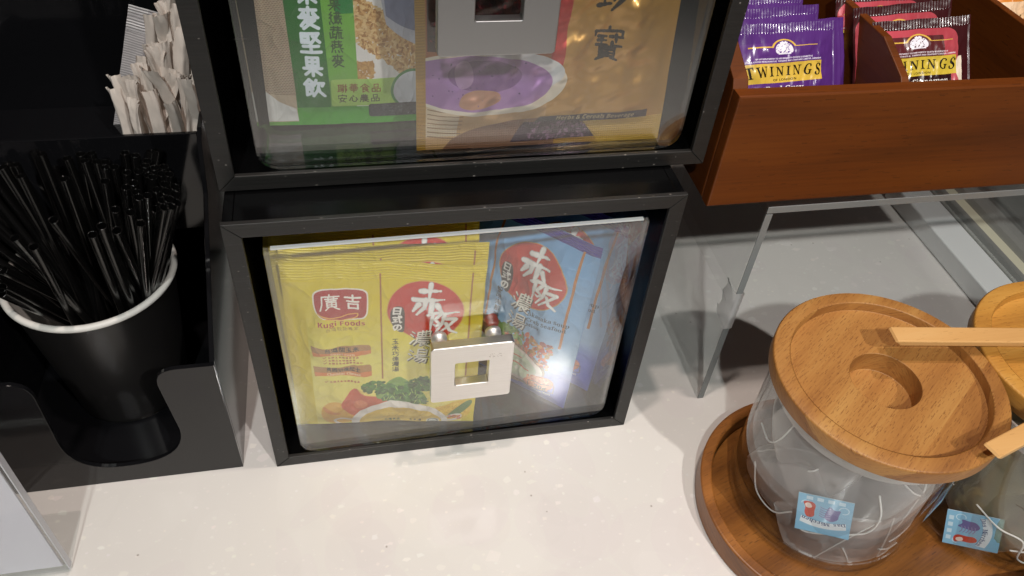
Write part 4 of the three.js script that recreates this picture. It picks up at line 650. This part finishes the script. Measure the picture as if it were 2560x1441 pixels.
  const tube = (pts, r = 0.0006) => new THREE.TubeGeometry(new THREE.CatmullRomCurve3(pts.map((q) => new THREE.Vector3(...q))), 48, r, 6);
  function bag(label, group, pos, rot, a, h, seed, green, tagAt, str) {
    const t = thing('tea_bag', label, 'tea bag', pos, group), body = new THREE.Group();
    const C = green ? [KX, KZ] : [JX, JZ], fitIn = (g, R) => {   // pressed against glass, floor and lid of its jar
      g.applyMatrix4(new THREE.Matrix4().makeRotationFromEuler(new THREE.Euler(...rot))); const p = g.attributes.position;
      for (let i = 0; i < p.count; i++) { let x = p.getX(i) + pos[0] - C[0], y = p.getY(i) + pos[1], z = p.getZ(i) + pos[2] - C[1]; const d = Math.hypot(x, z), k = d > R * 0.9 ? (R * 0.9 + (R * 0.1) * (1 - Math.exp(-(d - R * 0.9) / (R * 0.1)))) / d : 1; y = Math.min(Math.max(y, 0.0137 + 0.0004 * Math.sin(i)), 0.1235); p.setXYZ(i, x * k + C[0] - pos[0], y - pos[1], z * k + C[1] - pos[2]); }
      g.computeVertexNormals(); return g; };
    part('mesh_pouch', fitIn(pyramid(a, h, seed), 0.0588), green ? meshGreen : mesh, t);
    part('tea_leaves', fitIn(leaves(a * 0.95, h, seed * 7 + 1, 300), 0.0578), green ? leafGreen : leafRed, t).userData.kind = 'stuff';
    const P = t.children[0].geometry.attributes.position, ring = (ids) => new THREE.TubeGeometry(new THREE.CatmullRomCurve3(ids.map((k) => new THREE.Vector3().fromBufferAttribute(P, k))), 40, 0.0006, 5);
    const seq = (n, f) => Array.from({ length: n }, (_, k) => f(k));
    part('seam', mergeGeometries([ring(seq(21, (k) => 26 * 40 + (k + 10) % 40)), ring(seq(21, (k) => k)), ring(seq(25, (k) => (k + 1) * 40 + 10)), ring(seq(25, (k) => (k + 1) * 40))]), seamMat, t);
    if (str) part('string', tube(str.map((q) => q.map((v, i) => v - pos[i]))), thread, t);
    if (tagAt) { const [x, y, z, ry, rx, rz] = tagAt, s = 0.0325, g = new THREE.BoxGeometry(s, s * 1.02, 0.0004), q = part('paper_tag', g, [paperBack, paperBack, paperBack, paperBack, paperTag, paperTag], t); q.position.set(x - pos[0], y - pos[1], z - pos[2]); q.rotation.order = 'YXZ'; q.rotation.set(rx, ry, rz); }
  }
  const jx = JX, jz = JZ, y0 = 0.0135, cyl = (x, z, deg, rr, y) => [x + rr * Math.sin(deg * Math.PI / 180), y, z + rr * Math.cos(deg * Math.PI / 180)];
  bag('pale tea bag behind the blue tag at the front of the jar', 'pale tea bags in the front jar', [jx + 0.002, y0, jz + 0.026], [0.12, 0.35, 0.08], 0.042, 0.086, 3, false, [0.3432, 0.0612, 0.1272, -0.6, -0.12, Math.PI + 0.24],
    [cyl(jx, jz, -46, 0.0595, 0.0545), cyl(jx, jz, -52, 0.0597, 0.044), cyl(jx, jz, -46, 0.0598, 0.037), cyl(jx, jz, -30, 0.0598, 0.046), cyl(jx, jz, -12, 0.0598, 0.055), cyl(jx, jz, -10, 0.0595, 0.072), cyl(jx, jz, -16, 0.055, 0.09)]);
  bag('pale tea bag against the left glass of the front jar above a string loop', 'pale tea bags in the front jar', [jx - 0.034, y0 + 0.004, jz + 0.012], [0.3, 2.0, -0.12], 0.038, 0.078, 5, false, null, [cyl(jx, jz, -95, 0.0598, 0.05), cyl(jx, jz, -82, 0.0598, 0.034), cyl(jx, jz, -66, 0.0598, 0.034), cyl(jx, jz, -56, 0.0585, 0.046)]);
  bag('pale tea bag lying highest in the front jar under the lid', 'pale tea bags in the front jar', [jx - 0.022, y0 + 0.046, jz + 0.012], [-0.35, 0.7, 0.3], 0.038, 0.066, 8, false, null, [cyl(jx, jz, -108, 0.0596, 0.075), cyl(jx, jz, -92, 0.0596, 0.078), cyl(jx, jz, -86, 0.0588, 0.088), cyl(jx, jz, -84, 0.055, 0.105)]);
  bag('pale tea bag with dark leaves at the right of the front jar', 'pale tea bags in the front jar', [jx + 0.03, y0, jz + 0.02], [0.1, -0.7, -0.1], 0.036, 0.075, 12, false, null, [cyl(jx, jz, 6, 0.0597, 0.03), cyl(jx, jz, 16, 0.0597, 0.024), cyl(jx, jz, 28, 0.0597, 0.02)]);
  bag('pale tea bag at the back of the front jar', 'pale tea bags in the front jar', [jx + 0.012, y0 + 0.004, jz - 0.024], [-0.1, 1.6, 0.1], 0.04, 0.09, 14, false, null, null);
  bag('tea bag squashed at the foot of the front jar, left of the tag', 'pale tea bags in the front jar', [jx - 0.03, y0 + 0.004, jz + 0.036], [1.25, -0.65, 0.1], 0.04, 0.052, 31, false, null, null);
  bag('tea bag squashed at the foot of the front jar, right of the tag', 'pale tea bags in the front jar', [jx + 0.02, y0 + 0.004, jz + 0.04], [1.25, 0.35, 0.1], 0.042, 0.052, 35, false, null, null);
  const kx = KX, kz = KZ;
  bag('green tea bag with a blue tag at the front of the right jar', 'green tea bags in the right jar', [kx - 0.012, y0, kz + 0.026], [0.1, 0.4, 0.1], 0.04, 0.08, 21, true, [0.4598, 0.0301, 0.1385, -0.63, -0.11, -Math.PI / 2 + 0.3],
    [cyl(kx, kz, -62, 0.0597, 0.052), cyl(kx, kz, -44, 0.0597, 0.044), cyl(kx, kz, -28, 0.0597, 0.04), cyl(kx, kz, -22, 0.0597, 0.02), cyl(kx, kz, -12, 0.0597, 0.016), cyl(kx, kz, -14, 0.0597, 0.028), cyl(kx, kz, -30, 0.0595, 0.027)]);
  bag('green tea bag at the left inside the right jar', 'green tea bags in the right jar', [kx - 0.034, y0 + 0.004, kz + 0.002], [0.2, 1.3, -0.1], 0.036, 0.08, 23, true, null, null);
  bag('green tea bag lying on top in the right jar', 'green tea bags in the right jar', [kx - 0.006, y0 + 0.05, kz + 0.016], [-0.3, 0.2, 0.3], 0.038, 0.064, 26, true, null, [cyl(kx, kz, -20, 0.0597, 0.06), cyl(kx, kz, -8, 0.0597, 0.05), cyl(kx, kz, 2, 0.0597, 0.045)]);
  bag('green tea bag at the right of the right jar', 'green tea bags in the right jar', [kx + 0.026, y0, kz + 0.01], [0, 2.2, 0.1], 0.03, 0.06, 29, true, null, null);
}
{
  const bamboo = phys({ map: woodTexture(53, '#cf9f63', '#b07f45', '#e2bd86', { pores: 300, size: 0.12, bands: 0.06 }), roughness: 0.5 });
  const t = thing('wooden_tongs', 'pale wooden tongs lying open across the two jar lids', 'tongs', [0.598, 0.1485, 0.09]);
  const arm = (x, z, y, wd) => {   // from the hinge to a tip, in local metres
    const dx = x - 0.598, dz = z - 0.09, l = Math.hypot(dx, dz), g = extrude([[0, -0.0022], [l - 0.004, -0.0022], [l, 0.001], [l - 0.001, 0.0022], [0, 0.0022]], wd, 0.0008).translate(0, 0, -wd / 2);
    g.rotateY(-Math.atan2(dz, dx)); g.translate(0, y, 0); part('arm', worldUV(g), bamboo, t);
  };
  arm(0.3892, 0.0612, 0.0025, 0.0125); arm(0.4, 0.148, 0.001, 0.0105);
  part('hinge_end', box(-0.004, 0.014, -0.003, 0.0065, -0.0065, 0.0065, 0.002), bamboo, t);
}
renderer.render(scene, camera);
